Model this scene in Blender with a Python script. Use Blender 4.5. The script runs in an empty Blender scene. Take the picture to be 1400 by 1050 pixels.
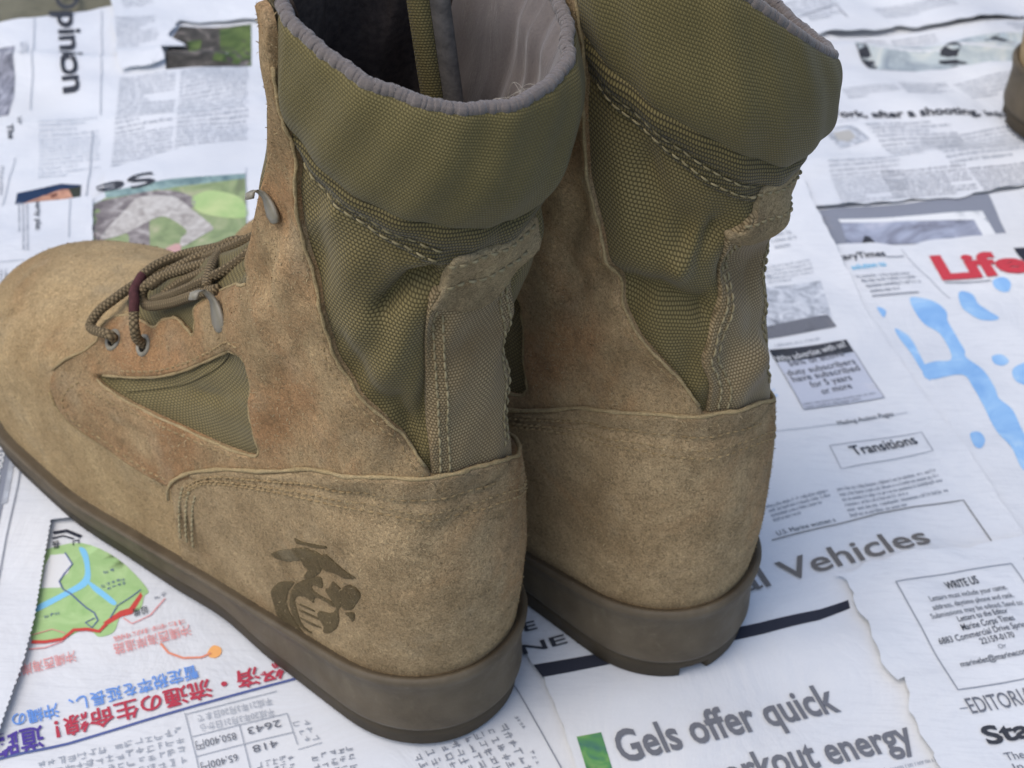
import bpy, math, random
import numpy as np
from mathutils import Matrix, Vector
from mathutils.geometry import delaunay_2d_cdt

# ------------------------------------------------------------------ camera, sky, sun, exposure
scene = bpy.context.scene
COL = scene.collection
CAM_PITCH, CAM_ROLL, CAM_H, CAM_LENS = math.radians(40.5), math.radians(2.5), .435, 2050.0 / 1400 * 36
_fw = Vector((0, math.cos(CAM_PITCH), -math.sin(CAM_PITCH))); _rt = Vector((1, 0, 0)); _up = _rt.cross(_fw)
_r = _rt * math.cos(CAM_ROLL) + _up * math.sin(CAM_ROLL); _u = -_rt * math.sin(CAM_ROLL) + _up * math.cos(CAM_ROLL)
cam_data = bpy.data.cameras.new('camera'); cam = bpy.data.objects.new('camera', cam_data); COL.objects.link(cam)
cam.matrix_world = Matrix(((_r.x, _u.x, -_fw.x, 0), (_r.y, _u.y, -_fw.y, 0), (_r.z, _u.z, -_fw.z, CAM_H), (0, 0, 0, 1)))
cam_data.sensor_width = 36; cam_data.lens = CAM_LENS; cam_data.clip_start = .02; cam_data.clip_end = 200
cam_data.dof.use_dof = True; cam_data.dof.focus_distance = .415; cam_data.dof.aperture_fstop = 24.0
scene.camera = cam

SUN_EL, SUN_AZ = math.radians(60), math.radians(-122)      # azimuth from +Y towards +X
world = bpy.data.worlds.new('World'); scene.world = world; world.use_nodes = True
wn = world.node_tree.nodes; wl = world.node_tree.links; wn.clear()
sky = wn.new('ShaderNodeTexSky'); sky.sky_type = 'NISHITA'; sky.sun_disc = False
sky.sun_elevation = SUN_EL; sky.sun_rotation = SUN_AZ; sky.air_density = 1.0; sky.dust_density = 2.5; sky.ozone_density = 1.0
bg = wn.new('ShaderNodeBackground'); bg.inputs['Strength'].default_value = .15
wo = wn.new('ShaderNodeOutputWorld'); wl.new(sky.outputs[0], bg.inputs[0]); wl.new(bg.outputs[0], wo.inputs[0])
sun_data = bpy.data.lights.new('sun', 'SUN'); sun_data.energy = .95; sun_data.angle = math.radians(50); sun_data.color = (1, .955, .88)
sun = bpy.data.objects.new('sun', sun_data); COL.objects.link(sun)
_sd = Vector((math.sin(SUN_AZ) * math.cos(SUN_EL), math.cos(SUN_AZ) * math.cos(SUN_EL), math.sin(SUN_EL)))
sun.rotation_euler = _sd.to_track_quat('Z', 'Y').to_euler()
scene.view_settings.view_transform = 'Standard'; scene.view_settings.look = 'None'
scene.view_settings.gamma = 1; scene.view_settings.use_curve_mapping = False
scene.view_settings.exposure = 0.42

rng = np.random.default_rng(7); random.seed(7)
# ------------------------------------------------------------------ helpers
def tag(o, label=None, cat=None, group=None, kind=None):
    if label: o['label'] = label
    if cat: o['category'] = cat
    if group: o['group'] = group
    if kind: o['kind'] = kind
    return o

def mesh_obj(name, verts, faces, mat, parent=None, uv=None, smooth=True, kind=None):
    me = bpy.data.meshes.new(name)
    verts = np.asarray(verts, dtype=np.float32)
    if isinstance(faces, np.ndarray):
        n = faces.shape[1]
        me.vertices.add(len(verts)); me.vertices.foreach_set('co', verts.ravel())
        me.loops.add(faces.size); me.loops.foreach_set('vertex_index', faces.astype(np.int32).ravel())
        me.polygons.add(len(faces)); me.polygons.foreach_set('loop_start', np.arange(0, faces.size, n, dtype=np.int32))
        me.update(calc_edges=True)
    else:
        me.from_pydata(verts.tolist(), [], faces); me.update()
    if uv is not None:
        li = np.empty(len(me.loops), dtype=np.int32); me.loops.foreach_get('vertex_index', li)
        l = me.uv_layers.new(name='UVMap'); l.data.foreach_set('uv', np.asarray(uv, dtype=np.float32)[li].ravel())
    if smooth: me.polygons.foreach_set('use_smooth', np.ones(len(me.polygons), dtype=bool))
    me.materials.append(mat)
    o = bpy.data.objects.new(name, me); COL.objects.link(o)
    if parent is not None: o.parent = parent
    if kind: o['kind'] = kind
    return o

def grid_faces(nr, nc, wrap=False):
    i, j = np.meshgrid(np.arange(nr - 1), np.arange(nc if wrap else nc - 1), indexing='ij')
    j2 = (j + 1) % nc
    return np.stack([i * nc + j, i * nc + j2, (i + 1) * nc + j2, (i + 1) * nc + j], -1).reshape(-1, 4)

def itp(x, xs, ys):
    xs = np.asarray(xs, float); ys = np.asarray(ys, float); x = np.clip(np.asarray(x, float), xs[0], xs[-1])
    h = np.diff(xs); d = np.diff(ys) / h; m = np.zeros(len(xs)); m[0] = d[0]; m[-1] = d[-1]
    for i in range(1, len(xs) - 1):
        if d[i - 1] * d[i] > 0:
            w1 = 2 * h[i] + h[i - 1]; w2 = h[i] + 2 * h[i - 1]; m[i] = (w1 + w2) / (w1 / d[i - 1] + w2 / d[i])
    i = np.clip(np.searchsorted(xs, x, side='right') - 1, 0, len(h) - 1); t = (x - xs[i]) / h[i]
    return (1 + 2 * t) * (1 - t) ** 2 * ys[i] + t * (1 - t) ** 2 * h[i] * m[i] + t * t * (3 - 2 * t) * ys[i + 1] + t * t * (t - 1) * h[i] * m[i + 1]

def sst(a, b, x):
    t = np.clip((x - a) / (b - a), 0, 1); return t * t * (3 - 2 * t)

def catmull(P, n=8, closed=False):
    P = np.asarray(P, float); N = len(P); out = []
    rngk = range(N if closed else N - 1)
    for i in rngk:
        p1, p2 = P[i], P[(i + 1) % N]
        p0 = P[(i - 1) % N] if (closed or i > 0) else 2 * p1 - p2
        p3 = P[(i + 2) % N] if (closed or i < N - 2) else 2 * p2 - p1
        for t in np.linspace(0, 1, n, endpoint=False):
            out.append(.5 * (2 * p1 + (p2 - p0) * t + (2 * p0 - 5 * p1 + 4 * p2 - p3) * t * t + (3 * p1 - p0 - 3 * p2 + p3) * t ** 3))
    if not closed: out.append(P[-1])
    return np.array(out)

def chaikin(P, it=2, closed=True):
    P = np.asarray(P, float)
    for _ in range(it):
        Q = np.roll(P, -1, 0)
        P = np.stack([.8 * P + .2 * Q, .2 * P + .8 * Q], 1).reshape(-1, P.shape[1])
    return P

def seg_dist(X, poly, closed=True):
    """distance of points X (n,2) to a polyline"""
    A = np.asarray(poly, float); B = np.roll(A, -1, 0)
    if not closed: A, B = A[:-1], B[:-1]
    best = np.full(len(X), 1e9)
    for a, b in zip(A, B):
        ab = b - a; t = np.clip(((X - a) @ ab) / (ab @ ab + 1e-18), 0, 1)
        best = np.minimum(best, np.hypot(X[:, 0] - a[0] - t * ab[0], X[:, 1] - a[1] - t * ab[1]))
    return best

def inside(X, poly):
    P = np.asarray(poly, float); r = np.zeros(len(X), bool); n = len(P); j = n - 1
    for i in range(n):
        xi, yi = P[i]; xj, yj = P[j]
        if yi != yj:
            c = ((yi > X[:, 1]) != (yj > X[:, 1])) & (X[:, 0] < (xj - xi) * (X[:, 1] - yi) / (yj - yi) + xi); r ^= c
        j = i
    return r

def densify(P, step):
    out = []
    for a, b in zip(P, np.roll(P, -1, 0)):
        n = max(1, int(math.ceil(np.hypot(*(b - a)) / step)))
        out += [a + (b - a) * t for t in np.arange(n) / n]
    return np.array(out)

def cdt_fill(outer, holes, step, inset=None):
    """triangulate a polygon with holes in 2D with interior grid points; returns points, triangles"""
    loops = [densify(np.asarray(outer, float), step * .7)] + [densify(np.asarray(h, float), step * .7) for h in holes]
    pts = list(loops[0]); edges = []; k = 0
    pts = []
    for L in loops:
        n = len(L); edges += [(k + i, k + (i + 1) % n) for i in range(n)]; pts += [p for p in L]; k += n
    extra = []
    if inset:
        for li, L in enumerate(loops):
            t = np.roll(L, -1, 0) - np.roll(L, 1, 0); nn = np.stack([-t[:, 1], t[:, 0]], -1); nn /= np.hypot(*nn.T)[:, None] + 1e-12
            area = np.sum(L[:, 0] * np.roll(L[:, 1], -1) - L[:, 1] * np.roll(L[:, 0], -1))
            if (area < 0) != (li > 0): nn = -nn
            for e in inset: extra.append(L + nn * e)
    lo, hi = loops[0].min(0), loops[0].max(0)
    gx, gy = np.meshgrid(np.arange(lo[0], hi[0] + step, step), np.arange(lo[1], hi[1] + step, step * .866))
    gx[1::2] += step / 2
    G = np.stack([gx.ravel(), gy.ravel()], -1)
    if extra: E = np.concatenate(extra)
    def ok(X, dmin):
        m = inside(X, loops[0])
        for h in loops[1:]: m &= ~inside(X, h)
        X = X[m]
        for L in loops:
            if len(X): X = X[seg_dist(X, L) > dmin]
        return X
    G = ok(G, (max(inset) * 1.25 if inset else step * .35))
    if extra:
        E = np.concatenate([ok(x, e * .75) for x, e in zip(extra, list(inset) * len(loops))])
        pts += list(E)
    pts += list(G)
    v, e, f, *_ = delaunay_2d_cdt([Vector((p[0], p[1])) for p in pts], edges, [], 0, 1e-7, False)
    V = np.array([(p.x, p.y) for p in v]); T = np.array(f, dtype=np.int64)
    C = V[T].mean(1); m = inside(C, loops[0])
    for h in loops[1:]: m &= ~inside(C, h)
    T = T[m]
    d1 = V[T[:, 1]] - V[T[:, 0]]; d2 = V[T[:, 2]] - V[T[:, 0]]; fl = d1[:, 0] * d2[:, 1] - d1[:, 1] * d2[:, 0] < 0
    T[fl] = T[fl][:, ::-1]
    dist = np.min([seg_dist(V, L) for L in loops], 0)
    return V, T, dist

# ------------------------------------------------------------------ materials
def srgb(r, g, b):
    f = lambda c: c / 12.92 if c <= .04045 else ((c + .055) / 1.055) ** 2.4
    return (f(r / 255), f(g / 255), f(b / 255), 1)

class NT:
    def __init__(s, name):
        s.m = bpy.data.materials.new(name); s.m.use_nodes = True; s.t = s.m.node_tree; s.n = s.t.nodes; s.n.clear()
        s.out = s.n.new('ShaderNodeOutputMaterial'); s.b = s.n.new('ShaderNodeBsdfPrincipled'); s.l(s.b.outputs[0], s.out.inputs[0])
        s.b.inputs['Roughness'].default_value = .85
        s.b.inputs['Specular IOR Level'].default_value = .25
    def l(s, a, b): s.t.links.new(a, b)
    def node(s, t, **k):
        n = s.n.new(t)
        for a, v in k.items(): setattr(n, a, v)
        return n
    def val(s, sock, v):
        if hasattr(v, 'links'): s.l(v, sock)
        else: sock.default_value = v
    def math(s, op, a, b=None, c=None, clamp=False):
        n = s.node('ShaderNodeMath', operation=op); n.use_clamp = clamp
        for i, v in enumerate((a, b, c)):
            if v is not None: s.val(n.inputs[i], v)
        return n.outputs[0]
    def coord(s, kind='Object', scale=(1, 1, 1)):
        c = s.node('ShaderNodeTexCoord'); mp = s.node('ShaderNodeMapping'); mp.inputs['Scale'].default_value = scale
        s.l(c.outputs[kind], mp.inputs[0]); return mp.outputs[0]
    def noise(s, vec, scale, detail=3, rough=.55, dist=0):
        n = s.node('ShaderNodeTexNoise'); n.inputs['Scale'].default_value = scale; n.inputs['Detail'].default_value = detail
        n.inputs['Roughness'].default_value = rough; n.inputs['Distortion'].default_value = dist; s.l(vec, n.inputs['Vector']); return n.outputs[0]
    def ramp(s, fac, stops):
        r = s.node('ShaderNodeValToRGB'); e = r.color_ramp.elements
        while len(e) < len(stops): e.new(.5)
        for el, (p, c) in zip(e, stops): el.position = p; el.color = c
        s.l(fac, r.inputs[0]); return r.outputs[0]
    def mix(s, fac, a, b, blend='MIX'):
        n = s.node('ShaderNodeMix', data_type='RGBA', blend_type=blend); s.val(n.inputs[0], fac); s.val(n.inputs[6], a); s.val(n.inputs[7], b); return n.outputs[2]
    def bump(s, h, strength, dist, prev=None):
        n = s.node('ShaderNodeBump'); n.inputs['Strength'].default_value = strength; n.inputs['Distance'].default_value = dist; s.l(h, n.inputs['Height'])
        if prev is not None: s.l(prev, n.inputs['Normal'])
        return n.outputs[0]
    def col(s, c): s.val(s.b.inputs['Base Color'], c)
    def nrm(s, n): s.l(n, s.b.inputs['Normal'])

def gray(v): return (v, v, v, 1)

def suede(name, light, mid, rust, rust_lo=.52, nap=1.0, seed=0., dark=None):
    s = NT(name); c = s.coord('Object')
    mp = s.node('ShaderNodeMapping'); mp.inputs['Location'].default_value = (seed, seed * 1.7, 0); s.l(c, mp.inputs[0]); c = mp.outputs[0]
    big = s.noise(c, 26, 4, .6, .4); base = s.ramp(big, [(.32, mid), (.68, light)])
    ru = s.noise(c, 15, 3, .6, .8); rf = s.ramp(ru, [(rust_lo, gray(0)), (rust_lo + .16, gray(1))])
    base = s.mix(s.math('MULTIPLY', rf, .66), base, rust)
    dk = s.noise(c, 60, 4, .65, .6); df = s.ramp(dk, [(.5, gray(0)), (.72, gray(1))]); base = s.mix(s.math('MULTIPLY', df, .4), base, dark or mid)
    gr = s.noise(c, 42, 3, .6); gf = s.ramp(gr, [(.55, gray(0)), (.75, gray(1))])
    base = s.mix(s.math('MULTIPLY', gf, .32), base, srgb(150, 140, 118))
    n1 = s.noise(c, 1900, 3, .85); n2 = s.noise(c, 950, 3, .8, .8); n3 = s.noise(c, 240, 2, .6)
    k = s.math('ADD', s.math('MULTIPLY', n1, .8), s.math('ADD', s.math('MULTIPLY', n2, .8), s.math('MULTIPLY', n3, .2)))
    kk = s.math('MAXIMUM', s.math('MULTIPLY_ADD', k, 2.0 * nap, 1 - 1.8 * nap), .35)
    hs = s.node('ShaderNodeVectorMath', operation='SCALE'); s.l(base, hs.inputs[0]); s.l(kk, hs.inputs['Scale'])
    s.col(hs.outputs[0])
    s.b.inputs['Roughness'].default_value = .95; s.b.inputs['Specular IOR Level'].default_value = .08
    s.b.inputs['Sheen Weight'].default_value = .22; s.b.inputs['Sheen Roughness'].default_value = .6; s.b.inputs['Sheen Tint'].default_value = srgb(225, 205, 165)
    b1 = s.bump(n3, .35, .0012); b2 = s.bump(n2, .55, .0009, b1); b3 = s.bump(n1, .5, .0005, b2); s.nrm(b3)
    return s.m

def weave(name, hi, lo, fu=650., fv=820., twist=0., tint=None):
    """staggered basket weave on metric UVs"""
    s = NT(name); c = s.node('ShaderNodeTexCoord'); mp = s.node('ShaderNodeMapping'); mp.inputs['Rotation'].default_value = (0, 0, twist)
    s.l(c.outputs['UV'], mp.inputs[0]); oc = s.coord('Object')
    wob = s.noise(oc, 120, 2); 
    sx = s.node('ShaderNodeSeparateXYZ'); s.l(mp.outputs[0], sx.inputs[0])
    u = s.math('MULTIPLY_ADD', wob, .35, s.math('MULTIPLY', sx.outputs[0], fu)); v = s.math('MULTIPLY_ADD', wob, .35, s.math('MULTIPLY', sx.outputs[1], fv))
    row = s.math('FLOOR', v); us = s.math('MULTIPLY_ADD', row, .5, u)
    h = s.math('MULTIPLY', s.math('SINE', s.math('MULTIPLY', s.math('FRACT', us), math.pi)), s.math('SINE', s.math('MULTIPLY', s.math('FRACT', v), math.pi)))
    h = s.math('POWER', h, .7)
    th = s.noise(oc, 2200, 2, .6)
    big = s.noise(oc, 35, 4, .6); hi2 = s.mix(s.ramp(big, [(.4, gray(0)), (.7, gray(1))]), hi, tint or hi)
    c0 = s.mix(s.ramp(h, [(.25, gray(0)), (.85, gray(1))]), lo, hi2)
    sc = s.node('ShaderNodeVectorMath', operation='SCALE'); s.l(c0, sc.inputs[0]); s.l(s.math('MULTIPLY_ADD', th, .5, .75), sc.inputs['Scale']); s.col(sc.outputs[0])
    s.b.inputs['Roughness'].default_value = .72; s.b.inputs['Specular IOR Level'].default_value = .3
    s.b.inputs['Sheen Weight'].default_value = .1
    s.nrm(s.bump(th, .25, .0003, s.bump(h, .42, .0005)))
    return s.m

def plain(name, c1, c2=None, rough=.7, scale=60, spec=.3, bump=0., bscale=600, bdist=.0004, metal=0.):
    s = NT(name); c = s.coord('Object')
    s.col(s.ramp(s.noise(c, scale, 4, .6), [(.35, c1), (.65, c2 or c1)])); s.b.inputs['Roughness'].default_value = rough
    s.b.inputs['Specular IOR Level'].default_value = spec; s.b.inputs['Metallic'].default_value = metal
    if bump: s.nrm(s.bump(s.noise(c, bscale, 3, .6), bump, bdist))
    return s.m

SUEDE = suede('suede_tan', srgb(168, 143, 107), srgb(128, 105, 75), srgb(146, 103, 67), .47, 1.25, 0., srgb(92, 73, 48))
SUEDE_TOE = suede('suede_toe', srgb(176, 151, 112), srgb(148, 124, 89), srgb(150, 115, 78), .54, 1.15, 3.1, srgb(116, 95, 64))
SUEDE_HEEL = suede('suede_heel', srgb(170, 147, 112), srgb(128, 107, 78), srgb(144, 106, 69), .50, 1.3, 1.4, srgb(94, 77, 52))
SUEDE_STRIP = suede('suede_backstay', srgb(158, 140, 108), srgb(126, 109, 82), srgb(116, 90, 62), .54, 1.25, 5., srgb(86, 72, 52))
EDGE = suede('suede_cut_edge', srgb(172, 152, 114), srgb(144, 124, 88), srgb(140, 108, 72), .6, .8, 2.)
NAP = suede('suede_nap_fibres', srgb(184, 165, 128), srgb(152, 132, 97), srgb(146, 114, 78), .58, .5, 2.)
EMBLEM = suede('suede_branded', srgb(82, 69, 45), srgb(64, 53, 34), srgb(70, 54, 34), .6, 1.1, 9.)
NYLON = weave('nylon_weave', srgb(134, 120, 78), srgb(76, 66, 35), 680, 980, .0, srgb(118, 104, 62))
NYLON_COLLAR = weave('nylon_collar', srgb(120, 109, 68), srgb(84, 75, 42), 980, 1250, .12, srgb(106, 96, 56))
NYLON_STRIP = weave('nylon_backstay', srgb(164, 145, 109), srgb(98, 82, 54), 720, 1000, .0, srgb(134, 112, 78))
TAPE = weave('nylon_tape', srgb(116, 104, 64), srgb(52, 45, 22), 900, 900, .0)
def make_rubber():
    s = NT('rubber_sole'); c = s.coord('Object'); base = s.ramp(s.noise(c, 38, 5, .65, .6), [(.3, srgb(76, 66, 51)), (.7, srgb(101, 90, 72))])
    du = s.ramp(s.noise(c, 110, 6, .75, .4), [(.58, gray(0)), (.78, gray(1))]); base = s.mix(s.math('MULTIPLY', du, .5), base, srgb(128, 119, 98))
    sp = s.ramp(s.noise(c, 420, 3, .6), [(.70, gray(0)), (.76, gray(1))]); base = s.mix(s.math('MULTIPLY', sp, .4), base, srgb(142, 132, 112)); s.col(base)
    sc = s.node('ShaderNodeMapping'); sc.inputs['Scale'].default_value = (60, 60, 900); s.l(c, sc.inputs[0]); st = s.noise(sc.outputs[0], 1, 3, .6)
    s.l(s.ramp(s.noise(c, 70, 4), [(.3, gray(.48)), (.7, gray(.72))]), s.b.inputs['Roughness']); s.b.inputs['Specular IOR Level'].default_value = .35
    s.nrm(s.bump(st, .12, .0006, s.bump(s.noise(c, 700, 4, .7), .3, .0005))); return s.m
RUBBER = make_rubber()
RUBBER_OUT = plain('rubber_outsole', srgb(74, 64, 49), srgb(61, 53, 40), .7, 60, .3, .3, 700, .0005)
THREAD = plain('thread_tan', srgb(158, 146, 114), srgb(132, 120, 90), .8, 400, .2)
THREAD_DK = plain('thread_brown', srgb(158, 137, 100), srgb(134, 113, 80), .85, 400, .2)
METAL = plain('painted_hook', srgb(142, 136, 120), srgb(120, 113, 98), .42, 90, .5, .1, 300, .0003)
LINING_DARK = plain('lining_dark', srgb(74, 66, 62), srgb(56, 50, 48), .9, 500, .2, .5, 900, .0006)
DARK = plain('dark_inside', srgb(40, 36, 30), srgb(30, 27, 24), .95, 50, .1)

def make_lining():
    s = NT('lining_grey'); c = s.node('ShaderNodeTexCoord'); mp = s.node('ShaderNodeMapping'); mp.inputs['Scale'].default_value = (120, 30, 1); s.l(c.outputs['UV'], mp.inputs[0])
    st = s.noise(mp.outputs[0], 1, 4, .7, .5); oc = s.coord('Object'); fz = s.noise(oc, 1500, 3, .7)
    s.col(s.mix(s.ramp(fz, [(.3, gray(0)), (.75, gray(1))]), s.ramp(st, [(.3, srgb(88, 80, 76)), (.6, srgb(118, 110, 106)), (.8, srgb(142, 134, 128))]), srgb(112, 104, 98)))
    s.b.inputs['Sheen Weight'].default_value = .3; s.b.inputs['Roughness'].default_value = .9
    s.nrm(s.bump(fz, .35, .0006, s.bump(st, .3, .002))); return s.m
LINING = make_lining()

def make_lace():
    s = NT('lace_cord'); c = s.node('ShaderNodeTexCoord'); sx = s.node('ShaderNodeSeparateXYZ'); s.l(c.outputs['UV'], sx.inputs[0])
    a = s.math('MULTIPLY', s.math('ADD', s.math('MULTIPLY', sx.outputs[0], 4.), s.math('MULTIPLY', sx.outputs[1], 620.)), math.pi)
    b = s.math('MULTIPLY', s.math('SUBTRACT', s.math('MULTIPLY', sx.outputs[0], 4.), s.math('MULTIPLY', sx.outputs[1], 620.)), math.pi)
    h = s.math('MAXIMUM', s.math('ABSOLUTE', s.math('SINE', a)), s.math('ABSOLUTE', s.math('SINE', b)))
    h = s.math('POWER', s.math('MULTIPLY', s.math('ABSOLUTE', s.math('SINE', a)), s.math('ABSOLUTE', s.math('SINE', b))), .5)
    s.col(s.mix(h, srgb(62, 52, 36), srgb(140, 122, 92))); s.b.inputs['Roughness'].default_value = .85
    s.nrm(s.bump(h, .8, .0008)); return s.m
LACE = make_lace()
LACE_RED = plain('lace_maroon', srgb(88, 52, 52), srgb(70, 42, 42), .85, 400, .2, .5, 900, .0006)

def make_paper():
    s = NT('newsprint'); c = s.coord('Object')
    f = s.noise(c, 9, 4, .6); g = s.noise(c, 900, 3, .7)
    base = s.ramp(f, [(.3, srgb(206, 209, 213)), (.7, srgb(224, 225, 225))])
    st = s.noise(c, 5, 2, .5); base = s.mix(s.math('MULTIPLY', s.ramp(st, [(.55, gray(0)), (.75, gray(1))]), .25), base, srgb(226, 218, 200))
    mt = s.node('ShaderNodeMapping'); mt.inputs['Scale'].default_value = (70, 620, 1); mt.inputs['Rotation'].default_value = (0, 0, .3); s.l(c, mt.inputs[0]); th = s.noise(mt.outputs[0], 1, 3, .7); zone = s.noise(c, 7, 1, .5)
    base = s.mix(s.math('MULTIPLY', s.math('MULTIPLY', s.ramp(th, [(.5, gray(0)), (.6, gray(1))]), s.ramp(zone, [(.42, gray(0)), (.52, gray(1))])), .10), base, srgb(150, 154, 162))   # print showing through from the other side
    sc = s.node('ShaderNodeVectorMath', operation='SCALE'); s.l(base, sc.inputs[0]); s.l(s.math('MULTIPLY_ADD', g, .08, .96), sc.inputs['Scale']); s.col(sc.outputs[0])
    cr = s.noise(c, 14, 5, .62, 1.2)
    s.b.inputs['Roughness'].default_value = .8; s.b.inputs['Specular IOR Level'].default_value = .2
    s.nrm(s.bump(g, .12, .0003, s.bump(cr, .4, .005))); return s.m
PAPER = make_paper()

def ink(name, c, var=.12, scale=700):
    s = NT('ink_' + name); co = s.coord('Object'); n = s.noise(co, scale, 3, .7)
    sc = s.node('ShaderNodeVectorMath', operation='SCALE'); sc.inputs[0].default_value = c[:3]; s.l(s.math('MULTIPLY_ADD', n, var * 2, 1 - var), sc.inputs['Scale']); s.col(sc.outputs[0])
    s.b.inputs['Roughness'].default_value = .8; s.b.inputs['Specular IOR Level'].default_value = .2
    return s.m
def photo(name, stops, scale=60, detail=5, dist=1.0, stretch=(1, 1, 1)):
    s = NT('print_' + name); co = s.coord('Object', stretch); n = s.noise(co, scale, detail, .65, dist); s.col(s.ramp(n, stops))
    s.b.inputs['Roughness'].default_value = .75; s.b.inputs['Specular IOR Level'].default_value = .2; return s.m
INK = dict(
 ink_grey=ink('grey', srgb(112, 114, 120)), ink_dark=ink('dark', srgb(62, 64, 70)), ink_brown=ink('brown', srgb(112, 108, 104)), ink_mid=ink('mid', srgb(140, 143, 150)),
 ink_light=ink('light', srgb(168, 172, 178)), tint_faint=ink('faint', srgb(206, 210, 214)), ink_red=ink('red', srgb(196, 66, 76)), ink_red2=ink('crimson', srgb(182, 66, 82)), ink_cyan=ink('cyan', srgb(110, 190, 224)),
 ink_blue=ink('blue', srgb(106, 150, 218)), ink_purple=ink('purple', srgb(86, 70, 150)), ink_pink=ink('pink', srgb(226, 150, 146)), ink_navy=ink('navy_line', srgb(88, 100, 150)),
 paper_ink=ink('reversed', srgb(224, 225, 224), .04), bar_black=ink('bar', srgb(50, 52, 62)), tint_grey=ink('tint', srgb(192, 196, 206), .05), tint_dark=ink('tint_dark', srgb(134, 138, 148), .08),
 blue=photo('map_blue', [(.3, srgb(128, 172, 218)), (.55, srgb(152, 192, 228)), (.75, srgb(184, 212, 232))], 50, 5), navy=ink('navy', srgb(40, 58, 86)), skin=photo('skin', [(.3, srgb(150, 104, 84)), (.7, srgb(214, 164, 136))], 120), hair=ink('hair', srgb(62, 66, 58)),
 ink_brown2=ink('feature', srgb(120, 78, 66)), skin_grey=ink('skin_grey', srgb(176, 174, 168)), green=photo('map_green', [(.3, srgb(150, 188, 122)), (.7, srgb(182, 210, 150))], 70, 6),
 river=ink('river', srgb(134, 200, 234), .05), red=ink('route_red', srgb(200, 78, 72)), orange=ink('orange', srgb(240, 176, 110)), orange2=ink('orange_line', srgb(226, 146, 120)), pink=ink('pinkish', srgb(200, 160, 154)),
 photo_noise=photo('halftone', [(.3, srgb(120, 124, 130)), (.5, srgb(184, 188, 194)), (.7, srgb(222, 224, 226))], 150, 5),
 photo_green=photo('green', [(.35, srgb(70, 110, 110)), (.5, srgb(96, 150, 90)), (.7, srgb(150, 180, 110))], 60, 3),
 photo_green2=photo('olive', [(.3, srgb(60, 78, 46)), (.7, srgb(112, 128, 74))], 50, 4), photo_dark=photo('dark', [(.3, srgb(36, 36, 34)), (.55, srgb(84, 80, 74)), (.75, srgb(170, 158, 150))], 55, 5),
 photo_grey=photo('grey', [(.3, srgb(120, 122, 134)), (.5, srgb(164, 170, 186)), (.7, srgb(206, 206, 214))], 30, 3), photo_grey2=photo('grey2', [(.3, srgb(90, 92, 100)), (.55, srgb(150, 150, 158)), (.7, srgb(200, 200, 206))], 70, 4, 1, (3, 1, 1)),
 photo_tank=photo('tank', [(.3, srgb(140, 150, 158)), (.55, srgb(186, 196, 196)), (.7, srgb(212, 214, 206))], 40, 4), photo_grass=photo('grass', [(.3, srgb(118, 128, 98)), (.45, srgb(140, 156, 112)), (.58, srgb(160, 168, 128)), (.72, srgb(186, 180, 150))], 60, 6),
 photo_lime=photo('lime', [(.3, srgb(160, 190, 124)), (.7, srgb(196, 208, 148))], 40, 5), photo_camo=photo('camo', [(.3, srgb(88, 82, 84)), (.5, srgb(134, 126, 124)), (.7, srgb(190, 184, 178))], 120, 5),
 camo_light=photo('camo_light', [(.3, srgb(150, 142, 136)), (.5, srgb(188, 182, 174)), (.7, srgb(216, 212, 204))], 120, 5), photo_teal=photo('teal', [(.3, srgb(84, 110, 116)), (.7, srgb(160, 184, 176))], 120, 4))
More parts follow.
